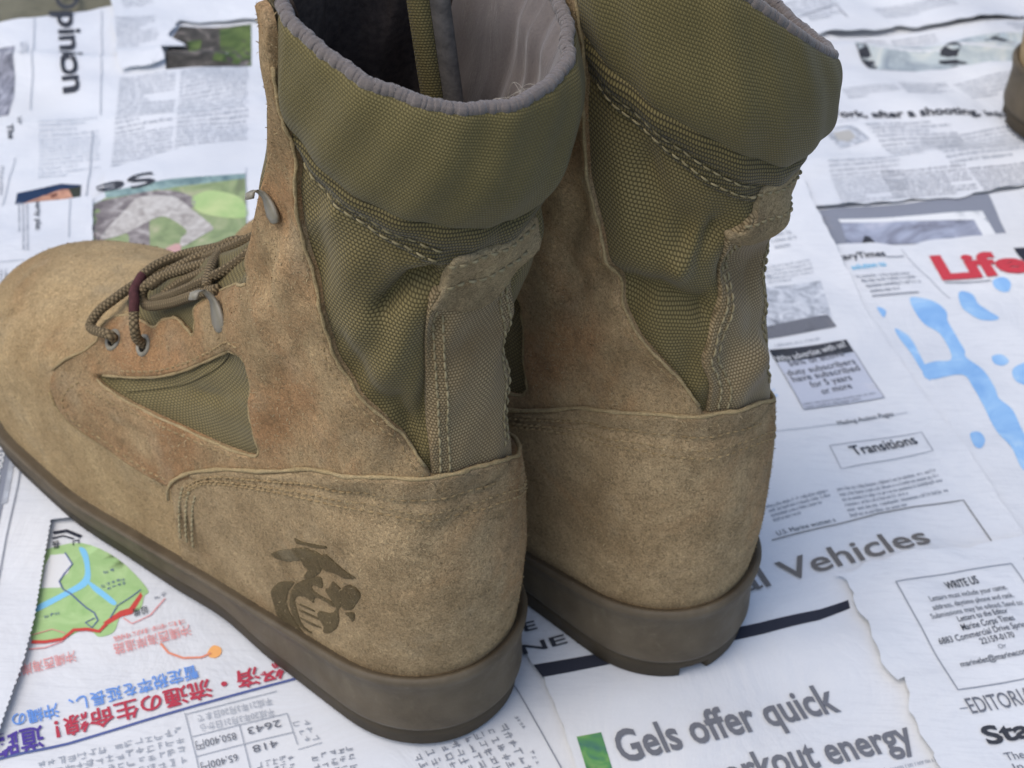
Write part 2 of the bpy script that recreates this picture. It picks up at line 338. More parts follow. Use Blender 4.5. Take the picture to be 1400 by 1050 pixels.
# newspaper layout on the ground, millimetres
SHEETS={
 'base':(0,[(-535.2,810.6),(-383.9,817.2),(-320.7,827.8),(-296.9,838.8),(-283.5,847.9),(-261.9,861.9),(-228.8,879.4),(-143.9,904.5),(87.2,984.0),(401.1,1028.5),(594.8,882.7),(297.8,229.0),(-248.0,204.5)]),
 'opinion':(1,[(-401.6,805.2),(-318.9,821.4),(-282.1,842.1),(-256.7,859.4),(-218.9,876.2),(-184.1,890.0),(-127.5,780.7),(-105.1,611.9),(-139.0,555.6),(-220.1,549.8),(-310.8,554.6)]),
 'torn':(3,[(-265.6,882.0),(-146.0,920.5),(-136.5,849.0),(-159.9,842.0),(-190.0,844.0),(-214.6,842.7),(-215.1,833.9),(-217.5,819.5),(-205.8,814.0),(-204.1,809.6),(-217.6,804.7),(-214.9,794.1),(-211.8,787.2),(-218.5,782.2),(-236.8,777.9),(-245.8,805.8)]),
 'soldier':(4,[(-218.7,669.6),(-203.5,678.0),(-182.6,690.8),(-149.4,704.8),(-118.9,715.8),(-95.1,619.0),(-95.9,542.0),(-193.3,535.2),(-218.8,641.1),(-215.6,648.1)]),
 'plat':(6,[(-328.1,602.5),(-262.8,626.9),(-242.3,633.2),(-219.2,641.0),(-211.3,610.2),(-206.3,590.6),(-189.8,552.0),(-252.0,520.4),(-291.8,502.2)]),
 'edge':(5,[(-299.7,472.3),(-252.0,520.4),(-219.5,522.7),(-165.9,462.4),(-150.3,420.0),(-180.8,413.3),(-178.2,394.4),(-173.5,361.5),(-172.1,342.6),(-171.9,329.5),(-171.8,311.2),(-175.5,274.2),(-224.7,253.2)]),
 'japan':(2,[(-256.7,438.8),(-191.6,442.9),(-107.3,426.8),(-13.5,388.9),(15.7,353.0),(20.7,335.0),(29.7,307.5),(42.4,266.1),(-193.0,229.9)]),
 'vehicles':(4,[(-16.8,453.9),(69.3,594.0),(137.7,717.9),(152.2,687.2),(154.2,662.8),(161.0,622.4),(165.8,592.1),(175.1,550.1),(185.2,511.7),(194.8,485.7),(210.0,427.5),(223.2,366.2),(194.8,260.5),(42.1,253.2),(28.4,307.4),(16.3,346.3),(12.0,351.8),(4.0,368.0)]),
 'write':(7,[(134.1,388.4),(133.9,397.4),(129.0,399.0),(144.8,408.9),(166.0,414.0),(190.7,420.3),(209.7,426.3),(307.5,452.3),(285.2,252.2),(163.5,246.5),(156.0,302.2),(152.3,313.2),(150.9,318.3),(148.7,329.1),(147.2,338.6),(147.6,350.4),(144.1,349.9),(141.5,357.2),(137.9,372.7)]),
 'life':(3,[(114.6,618.9),(161.3,630.1),(179.3,633.4),(199.4,631.1),(206.5,635.5),(237.3,643.0),(261.2,648.8),(361.9,667.3),(368.4,451.7),(256.8,304.4),(174.5,330.4),(142.1,473.0)]),
 'grey':(2,[(92.8,681.0),(149.5,664.5),(154.9,661.5),(204.9,673.7),(251.0,684.3),(280.1,696.0),(396.8,712.6),(374.3,547.6),(129.8,500.6)]),
 'shoot':(3,[(79.5,817.0),(179.8,808.0),(224.8,814.7),(304.4,835.5),(447.2,859.6),(424.5,722.3),(273.7,694.0),(251.3,685.8),(232.9,678.0),(200.7,671.9),(176.8,667.3),(153.9,663.4),(91.0,653.1)]),
 'tank':(2,[(84.1,916.2),(195.5,857.7),(226.4,865.4),(268.1,879.1),(329.6,903.1),(475.9,943.5),(440.1,813.2),(77.1,764.6)]),
 'far':(4,[(-14.2,1009.8),(411.7,1067.7),(539.8,983.2),(369.9,912.1),(319.2,899.0),(288.1,886.0),(268.1,879.1),(248.7,874.3),(232.7,875.8),(224.4,867.1),(191.1,859.2),(125.5,839.8),(-9.0,827.4)]),
}
TEXT=[
 ('vehicles', 'Gels offer quick', (43.9, 310.3), (123.2, 336.6), (41.1, 323.7), 'ink_grey', 0.022, 1),
 ('vehicles', 'workout energy', (71.2, 298.8), (147.8, 322.8), (69.5, 310.8), 'ink_grey', 0.022, 1),
 ('vehicles', 'al Vehicles', (93.3, 390.6), (172.0, 422.8), (89.9, 400.6), 'ink_brown', 0.012, 0),
 ('vehicles', 'Transitions', (147.5, 471.1), (176.9, 481.7), (145.6, 477.4), 'ink_dark', 0.012, 1),
 ('vehicles', 'Why advertise with us?', (121.5, 532.5), (155.1, 546.5), (120.3, 537.1), 'paper_ink', 0.0, 0),
 ('vehicles', '56% of active', (126.6, 530.2), (153.1, 539.9), (126.1, 534.4), 'ink_grey', 0.01, 0),
 ('vehicles', 'duty subscribers', (125.1, 522.8), (157.7, 534.4), (124.3, 526.9), 'ink_grey', 0.01, 0),
 ('vehicles', 'have subscribed', (126.9, 518.4), (159.0, 529.8), (126.1, 522.4), 'ink_grey', 0.01, 0),
 ('vehicles', 'for 5 years', (134.8, 515.3), (154.3, 522.8), (134.0, 519.3), 'ink_grey', 0.01, 0),
 ('vehicles', 'or more', (139.2, 511.1), (153.5, 517.1), (138.4, 515.1), 'ink_grey', 0.01, 0),
 ('vehicles', 'U.S. Marine women s', (109.4, 421.5), (134.2, 431.2), (108.7, 423.9), 'ink_dark', 0.0, 0),
 ('vehicles', 'NE J', (8.7, 355.7), (31.4, 364.6), (7.5, 360.1), 'ink_dark', 0.014, 0),
 ('vehicles', 'E', (9.0, 366.5), (13.6, 368.2), (7.8, 370.7), 'ink_dark', 0.014, 0),
 ('vehicles', 'Mailing Action Pages', (143.6, 490.9), (169.0, 498.8), (143.1, 493.7), 'ink_dark', 0.0, 0),
 ('write', 'WRITE US', (172.0, 394.7), (185.3, 398.9), (171.5, 398.5), 'ink_dark', 0.02, 1),
 ('write', 'Letters must include your name,', (164.2, 387.9), (195.7, 396.5), (163.5, 390.5), 'ink_dark', 0.0, 1),
 ('write', 'address, daytime phone and rank.', (164.5, 383.5), (197.7, 392.8), (163.8, 386.1), 'ink_dark', 0.0, 1),
 ('write', 'Submissions may be edited. Send to:', (163.1, 379.1), (200.6, 389.3), (162.4, 381.6), 'ink_dark', 0.0, 1),
 ('write', 'Letters to the Editor', (173.0, 378.2), (193.1, 383.7), (172.3, 380.7), 'ink_dark', 0.008, 1),
 ('write', 'Marine Corps Times', (173.9, 374.3), (194.8, 380.2), (173.3, 377.2), 'ink_dark', 0.008, 1),
 ('write', '6883 Commercial Drive Springfield', (164.3, 367.8), (204.3, 378.9), (163.7, 370.6), 'ink_dark', 0.004, 1),
 ('write', '22159-0170', (179.8, 368.3), (193.0, 371.8), (179.3, 371.1), 'ink_dark', 0.006, 1),
 ('write', 'Or', (185.9, 366.2), (188.9, 367.1), (185.6, 368.3), 'ink_grey', 0.0, 1),
 ('write', 'marinelet@marinecorpstimes', (170.2, 357.4), (204.1, 366.5), (169.7, 360.1), 'ink_dark', 0.006, 1),
 ('write', 'EDITORIAL', (169.5, 335.6), (197.3, 343.9), (168.3, 342.6), 'ink_grey', 0.004, 1),
 ('write', 'Start', (172.5, 322.5), (200.6, 330.9), (171.6, 330.3), 'ink_dark', 0.03, 0),
 ('write', 'The Armed', (177.5, 315.8), (198.2, 321.1), (177.0, 319.4), 'ink_grey', 0.0, 0),
 ('write', 'In all', (179.4, 311.6), (188.9, 314.2), (179.1, 314.9), 'ink_grey', 0.0, 0),
 ('life', 'Life', (210.4, 604.4), (255.8, 611.4), (204.3, 623.1), 'ink_red', 0.04, 0),
 ('life', 'MilitaryTimes', (153.7, 614.3), (185.6, 621.7), (152.1, 619.2), 'ink_dark', 0.016, 0),
 ('life', 'solution to', (166.7, 607.9), (184.7, 613.5), (165.8, 612.1), 'ink_cyan', 0.014, 0),
 ('shoot', 'Work, after a shooting, injury', (170.9, 756.1), (289.0, 768.6), (168.1, 763.2), 'ink_dark', 0.03, 0),
 ('opinion', 'Opinion', (-300.6, 878.6), (-262.7, 750.9), (-286.5, 880.0), 'ink_dark', 0.022, 0),
 ('opinion', 'LETTERS', (-302.4, 805.2), (-296.1, 784.1), (-297.7, 805.6), 'ink_light', 0.0, 0),
 ('opinion', 'Letter', (-280.8, 721.7), (-276.8, 710.3), (-278.0, 721.9), 'ink_dark', 0.0, 0),
 ('opinion', 'The', (-283.1, 709.7), (-278.7, 697.1), (-279.6, 710.0), 'ink_dark', 0.02, 0),
 ('soldier', 'Se', (-193.3, 664.5), (-220.8, 652.5), (-190.7, 654.2), 'ink_dark', 0.012, 0),
 ('plat', 'party plat', (-245.9, 632.9), (-239.0, 607.4), (-243.2, 633.8), 'ink_dark', 0.01, 0),
 ('japan', '暫定税率を延長し、沖縄の', (-110.7, 345.7), (-170.8, 320.3), (-108.8, 340.1), 'ink_blue', 0.012, 0),
 ('japan', '経済・流通の生命線！', (-80.4, 349.7), (-155.6, 318.9), (-77.4, 342.5), 'ink_red2', 0.02, 0),
 ('japan', '道路', (-159.1, 316.8), (-174.2, 310.8), (-155.4, 308.4), 'ink_purple', 0.02, 0),
 ('japan', '沖縄西海岸道路', (-116.7, 364.7), (-142.8, 353.4), (-114.7, 359.9), 'ink_pink', 0.0, 0),
 ('japan', '北谷拡幅', (-118.8, 367.1), (-143.3, 356.9), (-117.9, 365.0), 'ink_pink', 0.0, 0),
 ('japan', '沖縄西海岸道路', (-156.0, 350.3), (-181.0, 339.4), (-153.8, 345.6), 'ink_pink', 0.0, 0),
 ('japan', '平成21年3月20日まで', (-81.3, 332.7), (-106.2, 323.4), (-80.3, 329.6), 'ink_light', 0.0, 0),
 ('japan', '平成20年3月21日から', (-79.8, 328.0), (-104.4, 319.4), (-78.8, 324.9), 'ink_light', 0.0, 0),
 ('japan', '2643', (-76.7, 323.1), (-87.6, 318.7), (-75.8, 320.0), 'ink_grey', 0.0, 0),
 ('japan', '418', (-76.5, 314.4), (-84.6, 311.2), (-75.5, 311.4), 'ink_grey', 0.0, 0),
 ('japan', '850,400円', (-91.4, 317.0), (-104.6, 312.3), (-90.3, 313.4), 'ink_grey', 0.0, 0),
 ('japan', '65,400円', (-89.4, 308.2), (-101.2, 303.7), (-88.3, 304.7), 'ink_grey', 0.0, 0),
 ('japan', '設備', (-134.3, 372.7), (-139.3, 370.6), (-133.0, 369.1), 'ink_dark', 0.0, 0),
 ('japan', '長', (-175.6, 404.4), (-178.3, 403.4), (-174.3, 400.5), 'ink_dark', 0.01, 0),
 ('edge', '087-0007(代)', (-205.9, 428.3), (-211.0, 463.2), (-202.7, 427.6), 'paper_ink', 0.02, 0),
 ('edge', '098', (-217.5, 459.1), (-219.2, 480.0), (-212.4, 458.5), 'paper_ink', 0.03, 0),
]
FILL=[
 ('vehicles','bar_black',[(12.3,351.4),(45.0,360.4),(98.2,376.1),(121.4,384.4),(133.5,390.3),(133.7,386.2),(120.7,378.9),(99.0,370.8),(44.8,354.6),(15.8,345.9)],1),
 ('vehicles','ink_dark',[(118.2,542.3),(155.5,552.0),(157.9,542.9),(120.6,532.9)],1),
 ('vehicles','tint_grey',[(120.6,532.9),(157.9,542.9),(166.7,510.9),(129.4,500.1)],1),
 ('vehicles','photo_noise',[(109.7,585.1),(149.4,598.1),(151.2,568.4),(113.7,555.7)],1),
 ('vehicles','ink_grey',[(113.5,557.9),(149.4,570.5),(152.4,561.7),(115.8,549.8)],2),
 ('vehicles','photo_green',[(28.0,320.2),(36.7,322.8),(41.0,305.1),(32.4,302.9)],1),
 ('life','blue',[(191.9,588.1),(196.7,589.0),(204.0,586.0),(207.4,577.5),(206.4,568.9),(209.1,557.9),(210.9,549.8),(210.4,543.9),(216.2,534.2),(218.5,521.5),(218.8,513.9),(223.4,506.8),(225.0,492.3),(225.9,469.2),(219.6,468.8),(217.4,480.1),(213.6,491.6),(210.7,508.4),(208.4,520.8),(205.2,529.8),(189.4,525.6),(188.4,534.9),(195.4,539.6),(202.4,541.2),(203.7,549.3),(200.9,560.1),(195.4,568.1),(192.2,579.3)],1),
 ('life','blue',[(180.4,563.7),(185.3,560.1),(187.0,553.6),(187.9,545.5),(189.8,535.0),(189.9,524.6),(187.7,530.7),(183.2,547.9)],1),
 ('life','blue',[(217.2,595.2),(221.1,596.7),(224.0,593.3),(224.3,584.5),(227.7,580.1),(232.2,575.3),(229.5,572.2),(222.4,571.7),(217.9,575.4),(215.5,581.0)],1),
 ('life','blue',[(235.9,605.0),(241.3,606.6),(244.0,602.6),(242.0,597.0),(238.3,596.1),(235.4,599.5)],1),
 ('life','blue',[(222.6,545.2),(227.3,546.6),(229.7,542.0),(226.2,538.6),(222.5,539.9)],1),
 ('life','blue',[(231.5,537.9),(239.7,541.1),(239.3,525.4),(231.1,525.9),(229.0,531.4)],1),
 ('life','blue',[(201.3,490.8),(205.7,492.0),(206.7,486.4),(203.8,480.2),(200.9,481.4)],1),
 ('life','blue',[(174.8,581.0),(178.6,578.3),(176.6,572.5)],1),
 ('life','bar_black',[(252.5,633.8),(265.8,636.1),(269.2,619.8),(254.4,619.3)],1),
 ('grey','tint_dark',[(155.2,661.5),(204.5,671.6),(250.6,684.3),(251.3,658.7),(252.3,646.1),(200.1,635.0),(161.3,630.1)],1),
 ('grey','paper_ink',[(165.6,653.5),(202.6,660.4),(243.3,666.3),(246.3,646.3),(239.3,643.8),(237.3,657.7),(201.9,656.3),(166.8,650.9)],2),
 ('grey','photo_grey',[(166.8,650.9),(201.9,656.3),(237.3,657.7),(239.3,643.8),(200.1,635.0),(167.8,631.2)],2),
 ('grey','ink_dark',[(177.9,641.1),(180.3,640.0),(183.0,633.0),(174.6,631.8)],3),
 ('shoot','photo_noise',[(168.7,745.4),(187.2,750.2),(194.9,735.0),(176.6,724.1)],1),
 ('shoot','skin_grey',[(175.3,742.0),(184.7,744.4),(186.9,736.7),(182.1,731.6),(176.6,733.4)],2),
 ('tank','photo_tank',[(200.4,841.0),(234.9,847.9),(294.9,869.8),(323.4,877.3),(312.3,830.6),(270.6,823.3),(207.5,816.7)],1),
 ('tank','ink_dark',[(285.0,860.1),(296.1,868.9),(307.0,856.4),(298.7,849.9),(286.1,854.5)],2),
 ('tank','ink_dark',[(253.8,840.2),(262.2,848.5),(266.6,843.2),(263.2,835.5),(272.1,830.7),(271.7,824.3),(258.1,827.6),(252.0,830.7)],2),
 ('tank','ink_dark',[(200.7,837.2),(207.4,839.7),(212.9,823.6),(211.2,818.0),(206.8,818.5)],2),
 ('opinion','photo_dark',[(-215.8,806.7),(-213.8,838.8),(-170.1,841.0),(-162.3,792.6),(-210.7,782.0)],1),
 ('opinion','photo_green2',[(-188.7,836.4),(-170.1,841.0),(-162.5,793.4),(-185.3,793.2),(-184.2,811.4)],2),
 ('opinion','photo_green2',[(-205.4,818.7),(-197.1,821.4),(-196.3,810.3),(-201.3,804.3)],3),
 ('opinion','photo_grey2',[(-335.3,788.5),(-305.1,802.2),(-288.8,742.8),(-286.6,723.6),(-311.3,711.2)],1),
 ('opinion','navy',[(-260.4,647.3),(-240.3,657.3),(-229.6,657.4),(-226.4,639.8),(-235.4,635.7),(-257.6,630.7)],1),
 ('opinion','photo_grey2',[(-257.6,630.7),(-258.1,639.3),(-254.8,638.2),(-253.0,631.7)],2),
 ('opinion','skin',[(-255.0,637.5),(-249.7,644.1),(-243.0,650.1),(-236.2,653.4),(-230.7,649.7),(-230.5,642.9),(-235.6,636.4),(-251.8,631.1)],2),
 ('opinion','hair',[(-235.6,654.1),(-229.6,656.0),(-226.5,640.5),(-231.6,638.0),(-231.5,646.9)],3),
 ('opinion','ink_brown2',[(-243.4,647.3),(-240.0,650.3),(-240.0,647.6),(-241.7,645.4)],4),
 ('opinion','ink_brown2',[(-241.0,642.7),(-238.2,645.0),(-237.0,641.7),(-239.2,640.1)],4),
 ('opinion','ink_brown2',[(-252.5,639.1),(-250.1,641.3),(-248.8,636.7),(-251.0,635.2)],4),
 ('soldier','photo_grass',[(-212.5,641.6),(-179.3,654.5),(-144.5,664.9),(-138.2,628.7),(-131.7,591.3),(-139.0,555.6),(-197.2,551.5),(-217.0,633.8)],1),
 ('soldier','photo_lime',[(-168.7,644.3),(-163.7,652.2),(-156.2,652.8),(-146.1,649.5),(-140.7,641.8),(-139.0,631.3),(-152.2,630.2),(-163.9,633.3)],2),
 ('soldier','photo_camo',[(-216.7,632.5),(-202.0,645.1),(-181.7,650.8),(-169.4,646.3),(-166.4,636.4),(-176.8,632.3),(-183.3,627.8),(-185.7,621.8),(-181.2,596.8),(-190.0,596.1),(-194.2,610.2),(-202.3,605.8),(-209.1,604.0)],2),
 ('soldier','camo_light',[(-206.7,606.1),(-198.4,637.3),(-195.9,642.9),(-179.5,645.5),(-167.1,634.4),(-153.9,621.0),(-156.7,614.3),(-165.3,602.3),(-167.6,608.4),(-166.2,616.2),(-178.0,625.6),(-184.2,623.2),(-193.0,612.8),(-200.7,606.5)],3),
 ('soldier','photo_teal',[(-214.8,648.2),(-184.1,659.0),(-145.4,670.5),(-144.5,664.9),(-179.1,653.1),(-212.5,641.6)],1),
 ('soldier','pink',[(-176.6,594.0),(-170.9,603.1),(-166.8,604.1),(-165.9,597.9),(-168.6,591.6),(-163.0,586.5),(-169.5,587.3)],3),
 ('edge','tint_dark',[(-244.9,439.5),(-238.3,476.3),(-211.1,478.1),(-206.6,459.8),(-201.8,420.2),(-199.1,401.0),(-193.1,356.8),(-208.2,329.1)],1),
 ('edge','ink_light',[(-207.8,455.2),(-205.9,456.2),(-200.5,421.1),(-202.6,420.1)],2),
 ('japan','green',[(-180.1,397.4),(-180.0,399.0),(-166.8,403.7),(-150.7,396.1),(-136.2,381.7),(-136.4,377.3),(-136.6,370.7),(-142.8,367.5),(-143.7,359.6),(-148.5,356.9),(-151.7,359.2),(-155.9,359.6),(-159.3,357.0),(-161.7,355.8),(-173.0,354.5),(-176.9,372.0),(-178.1,386.8)],1),
 ('japan','paper_ink',[(-177.7,390.6),(-177.0,396.4),(-171.6,397.5),(-167.6,393.1),(-167.9,387.4),(-170.4,384.2),(-168.7,379.8),(-176.2,379.4)],2),
 ('japan','river',[(-167.0,400.9),(-163.9,399.9),(-160.4,391.6),(-158.7,382.3),(-165.4,375.6),(-174.9,367.4),(-175.6,370.3),(-166.6,378.1),(-161.3,384.8),(-163.1,393.4)],2),
 ('japan','river',[(-159.7,384.1),(-155.8,381.7),(-150.7,377.9),(-146.1,373.8),(-146.9,372.3),(-151.6,375.7),(-156.4,379.5)],2),
 ('japan','red',[(-138.0,379.4),(-136.9,377.3),(-138.9,368.4),(-142.6,366.8),(-146.4,363.0),(-148.7,363.6),(-143.8,369.6),(-140.6,371.2)],2),
 ('japan','orange',[(-107.5,351.6),(-106.0,355.1),(-103.1,354.3),(-102.4,351.6),(-103.9,349.4),(-106.3,349.6)],2),
]
LINE=[
 ('vehicles','ink_mid',[(137.7,477.3),(179.6,489.4),(181.9,476.0),(140.8,463.4),(137.7,477.3)],0.35),
 ('vehicles','ink_mid',[(120.6,532.9),(129.4,500.1),(166.7,510.9),(157.9,542.9)],0.4),
 ('vehicles','ink_brown',[(106.7,418.9),(134.0,429.5),(152.3,437.7),(168.2,442.9),(189.4,447.6),(192.8,436.0),(196.2,424.2)],0.5),
 ('vehicles','ink_light',[(111.9,484.1),(129.9,488.1),(175.2,501.1)],0.35),
 ('write','ink_mid',[(152.1,397.0),(200.1,409.8)],0.45),
 ('write','ink_mid',[(152.1,397.0),(159.6,370.7),(166.4,346.1)],0.5),
 ('write','ink_mid',[(166.4,346.1),(198.5,354.6)],0.45),
 ('write','ink_mid',[(200.1,409.8),(206.5,388.1)],0.45),
 ('write','ink_mid',[(205.8,413.2),(209.0,398.8)],0.4),
 ('write','ink_mid',[(165.1,337.3),(168.2,338.1)],0.4),
 ('japan','ink_navy',[(-173.6,300.0),(-169.2,302.0),(-148.5,309.4),(-127.8,318.5),(-106.5,327.8),(-83.3,337.5),(-69.6,343.2)],1.0),
 ('japan','ink_mid',[(4.7,344.0),(7.2,339.8),(15.6,322.7),(24.6,304.3)],0.5),
 ('japan','ink_light',[(-110.5,324.1),(-102.7,305.1),(-99.1,295.0)],0.35),
 ('japan','ink_light',[(-110.1,323.5),(-79.6,335.4)],0.35),
 ('japan','ink_light',[(-106.0,314.1),(-74.6,326.0)],0.35),
 ('japan','ink_light',[(-90.7,320.5),(-83.6,301.7)],0.35),
 ('japan','ink_light',[(-103.4,306.0),(-71.4,318.1)],0.35),
 ('japan','ink_light',[(-74.6,326.0),(-69.1,312.9)],0.35),
 ('japan','ink_light',[(-68.6,310.8),(-60.7,314.3)],0.3),
 ('japan','ink_navy',[(-171.7,397.9),(-167.3,392.0),(-169.0,387.3),(-170.0,382.8),(-167.4,378.8),(-164.4,377.1),(-159.8,373.0),(-156.6,370.3),(-153.0,368.0),(-150.8,364.5),(-152.2,360.9),(-155.2,363.2),(-152.4,365.5)],0.5),
 ('japan','red',[(-172.6,353.1),(-167.8,353.4),(-161.6,355.1),(-158.6,359.5),(-153.9,360.1),(-149.1,359.3),(-147.2,363.0)],1.5),
 ('japan','ink_pink',[(-141.6,366.1),(-137.8,363.5),(-131.9,368.1),(-128.2,376.7)],0.5),
 ('japan','ink_pink',[(-172.7,349.7),(-167.1,350.7),(-161.3,354.1)],0.5),
 ('japan','ink_pink',[(-173.4,356.2),(-166.7,359.4),(-161.5,357.9)],0.4),
 ('japan','orange2',[(-125.3,354.7),(-121.5,350.5),(-115.7,348.4),(-109.2,349.1),(-106.1,351.3)],0.9),
 ('japan','ink_navy',[(-146.5,365.8),(-145.2,372.0),(-140.8,377.0),(-138.2,380.5)],0.4),
 ('japan','bar_black',[(-178.9,408.1),(-174.1,409.6),(-167.6,406.8)],1.6),
 ('japan','bar_black',[(-178.7,405.0),(-174.8,406.8),(-170.2,405.5)],0.8),
 ('edge','ink_mid',[(-202.7,453.3),(-199.1,431.7),(-195.5,403.2),(-190.3,367.6)],0.5),
 ('opinion','ink_light',[(-301.9,835.4),(-289.2,783.8),(-276.6,731.6)],0.5),
 ('opinion','ink_light',[(-265.2,852.6),(-249.7,787.4),(-236.8,729.4)],0.5),
 ('opinion','ink_light',[(-237.4,713.6),(-228.0,669.6),(-223.9,640.7)],0.6),
 ('opinion','ink_light',[(-270.1,679.2),(-266.4,652.4),(-264.0,630.8)],0.4),
 ('plat','ink_light',[(-229.7,638.2),(-221.6,603.1)],0.4),
 ('plat','ink_light',[(-252.5,578.7),(-237.6,582.2)],0.4),
 ('life','ink_mid',[(211.4,602.0),(234.6,604.3)],0.7),
 ('life','ink_mid',[(173.6,589.1),(197.1,593.2)],0.9),
 ('life','ink_mid',[(185.5,621.1),(194.6,622.4)],0.7),
 ('life','ink_light',[(194.1,628.1),(201.7,608.6),(211.8,589.5)],0.4),
 ('far','ink_mid',[(170.5,877.9),(197.3,897.7),(202.4,880.9)],0.7),
 ('soldier','ink_light',[(-146.6,677.6),(-131.7,591.3)],0.35),
]
COLS=[
 ('base',(-119.1,817.4),(-72.0,835.8),(-109.0,701.3),26,'lat','ink_light'),
 ('base',(-65.4,837.3),(-14.4,855.6),(-58.2,714.7),26,'lat','ink_light'),
 ('base',(-8.9,856.1),(45.2,876.1),(-5.4,728.4),26,'lat','ink_light'),
 ('base',(-103.1,685.5),(-61.2,700.8),(-97.2,612.5),18,'lat','ink_light'),
 ('base',(-55.2,701.2),(-9.9,717.2),(-50.4,622.4),18,'lat','ink_light'),
 ('base',(51.2,833.0),(85.3,843.6),(54.7,714.8),22,'lat','ink_light'),
 ('vehicles',(60.8,558.6),(98.2,573.7),(69.7,496.6),18,'lat','ink_light'),
 ('vehicles',(93.0,626.9),(120.0,638.0),(99.0,584.3),12,'lat','ink_light'),
 ('opinion',(-235.8,773.7),(-205.7,782.5),(-217.8,672.5),26,'lat','ink_light'),
 ('opinion',(-201.9,782.8),(-165.3,795.0),(-187.3,690.4),24,'lat','ink_light'),
 ('torn',(-253.0,839.0),(-230.4,847.0),(-244.1,804.1),10,'lat','ink_light'),
 ('torn',(-256.3,867.5),(-238.9,872.3),(-252.0,854.8),4,'lat','ink_light'),
 ('plat',(-247.8,630.1),(-236.4,589.6),(-254.3,630.9),3,'lat','ink_mid'),
 ('plat',(-242.9,574.7),(-235.5,548.7),(-250.8,572.9),4,'lat','ink_mid'),
 ('opinion',(-272.6,671.7),(-265.9,645.5),(-283.2,670.8),4,'lat','ink_mid'),
 ('opinion',(-268.3,718.8),(-239.2,729.2),(-252.6,660.5),14,'lat','tint_faint'),
 ('vehicles',(136.9,453.0),(181.0,467.7),(140.7,434.9),6,'lat','ink_mid'),
 ('vehicles',(105.9,439.9),(132.4,451.4),(108.7,429.6),4,'lat','ink_mid'),
 ('vehicles',(121.7,608.9),(145.6,616.9),(123.0,593.1),5,'lat','ink_light'),
 ('vehicles',(121.2,548.5),(149.7,557.1),(121.5,545.3),1,'lat','ink_light'),
 ('vehicles',(129.0,505.0),(162.9,515.7),(130.2,501.1),2,'lat','ink_mid'),
 ('vehicles',(124.9,649.0),(136.6,652.6),(129.7,623.3),5,'lat','ink_light'),
 ('vehicles',(113.3,514.4),(117.7,515.7),(114.2,507.0),2,'lat','blue'),
 ('vehicles',(126.0,311.0),(155.6,320.1),(127.6,305.1),2,'lat','ink_light'),
 ('life',(166.1,604.2),(194.0,610.5),(173.6,591.5),4,'lat','ink_mid'),
 ('shoot',(193.5,753.2),(241.2,762.1),(204.9,715.8),9,'lat','ink_light'),
 ('shoot',(222.4,739.6),(286.8,759.4),(235.5,711.5),8,'lat','ink_light'),
 ('shoot',(166.6,707.4),(206.5,718.2),(168.9,666.0),12,'lat','ink_light'),
 ('shoot',(195.3,703.8),(242.4,713.6),(197.9,673.8),9,'lat','ink_mid'),
 ('shoot',(244.2,710.7),(282.1,721.3),(248.3,686.3),7,'lat','ink_mid'),
 ('shoot',(185.4,790.9),(217.5,797.2),(188.9,779.3),4,'lat','ink_light'),
 ('shoot',(220.3,801.0),(250.8,808.1),(224.2,785.7),5,'lat','ink_light'),
 ('shoot',(254.7,805.8),(291.6,817.9),(263.2,787.4),6,'lat','ink_light'),
 ('shoot',(167.5,751.8),(200.6,758.6),(168.1,750.2),1,'lat','ink_mid'),
 ('tank',(209.4,858.9),(223.6,862.2),(212.7,850.6),3,'lat','ink_light'),
 ('tank',(227.3,862.5),(255.0,871.0),(230.6,849.4),4,'lat','ink_light'),
 ('tank',(302.4,887.3),(327.8,895.8),(309.7,878.0),3,'lat','ink_light'),
 ('far',(162.7,900.6),(193.8,914.1),(170.8,881.0),5,'lat','ink_light'),
 ('far',(220.7,903.1),(270.8,917.3),(227.5,886.3),5,'lat','ink_light'),
 ('far',(253.4,927.3),(331.3,951.3),(260.2,912.1),5,'lat','ink_light'),
 ('far',(174.6,881.3),(198.3,891.7),(178.3,873.7),3,'lat','ink_light'),
 ('japan',(-110.4,318.5),(-154.3,302.4),(-104.0,298.8),5,'cjk','ink_light'),
 ('japan',(-139.4,302.9),(-167.0,294.4),(-137.2,295.9),3,'cjk','ink_light'),
 ('japan',(-69.7,309.3),(-82.1,304.7),(-67.8,299.5),3,'cjk','ink_mid'),
 ('japan',(-50.0,314.2),(-63.8,308.7),(-46.8,303.6),3,'cjk','ink_mid'),
 ('japan',(-67.1,324.5),(-72.0,322.7),(-60.8,314.9),3,'cjk','ink_light'),
 ('japan',(3.1,326.1),(17.2,299.5),(-29.8,310.4),8,'cjk','ink_mid'),
 ('japan',(7.2,329.5),(13.6,318.8),(5.6,328.4),1,'cjk','ink_mid'),
 ('japan',(13.2,315.1),(18.4,304.0),(11.1,313.8),1,'cjk','ink_mid'),
 ('japan',(-151.0,391.4),(-159.4,387.5),(-149.9,388.8),1,'cjk','ink_navy'),
 ('japan',(-145.7,386.8),(-153.2,382.6),(-143.9,382.4),2,'cjk','ink_navy'),
 ('japan',(-166.3,368.3),(-174.5,364.2),(-165.2,366.2),1,'cjk','ink_navy'),
 ('japan',(-128.7,380.3),(-133.9,377.4),(-127.5,377.4),1,'cjk','ink_mid'),
 ('japan',(-167.4,406.0),(-172.0,403.8),(-165.7,401.4),1,'cjk','ink_dark'),
]
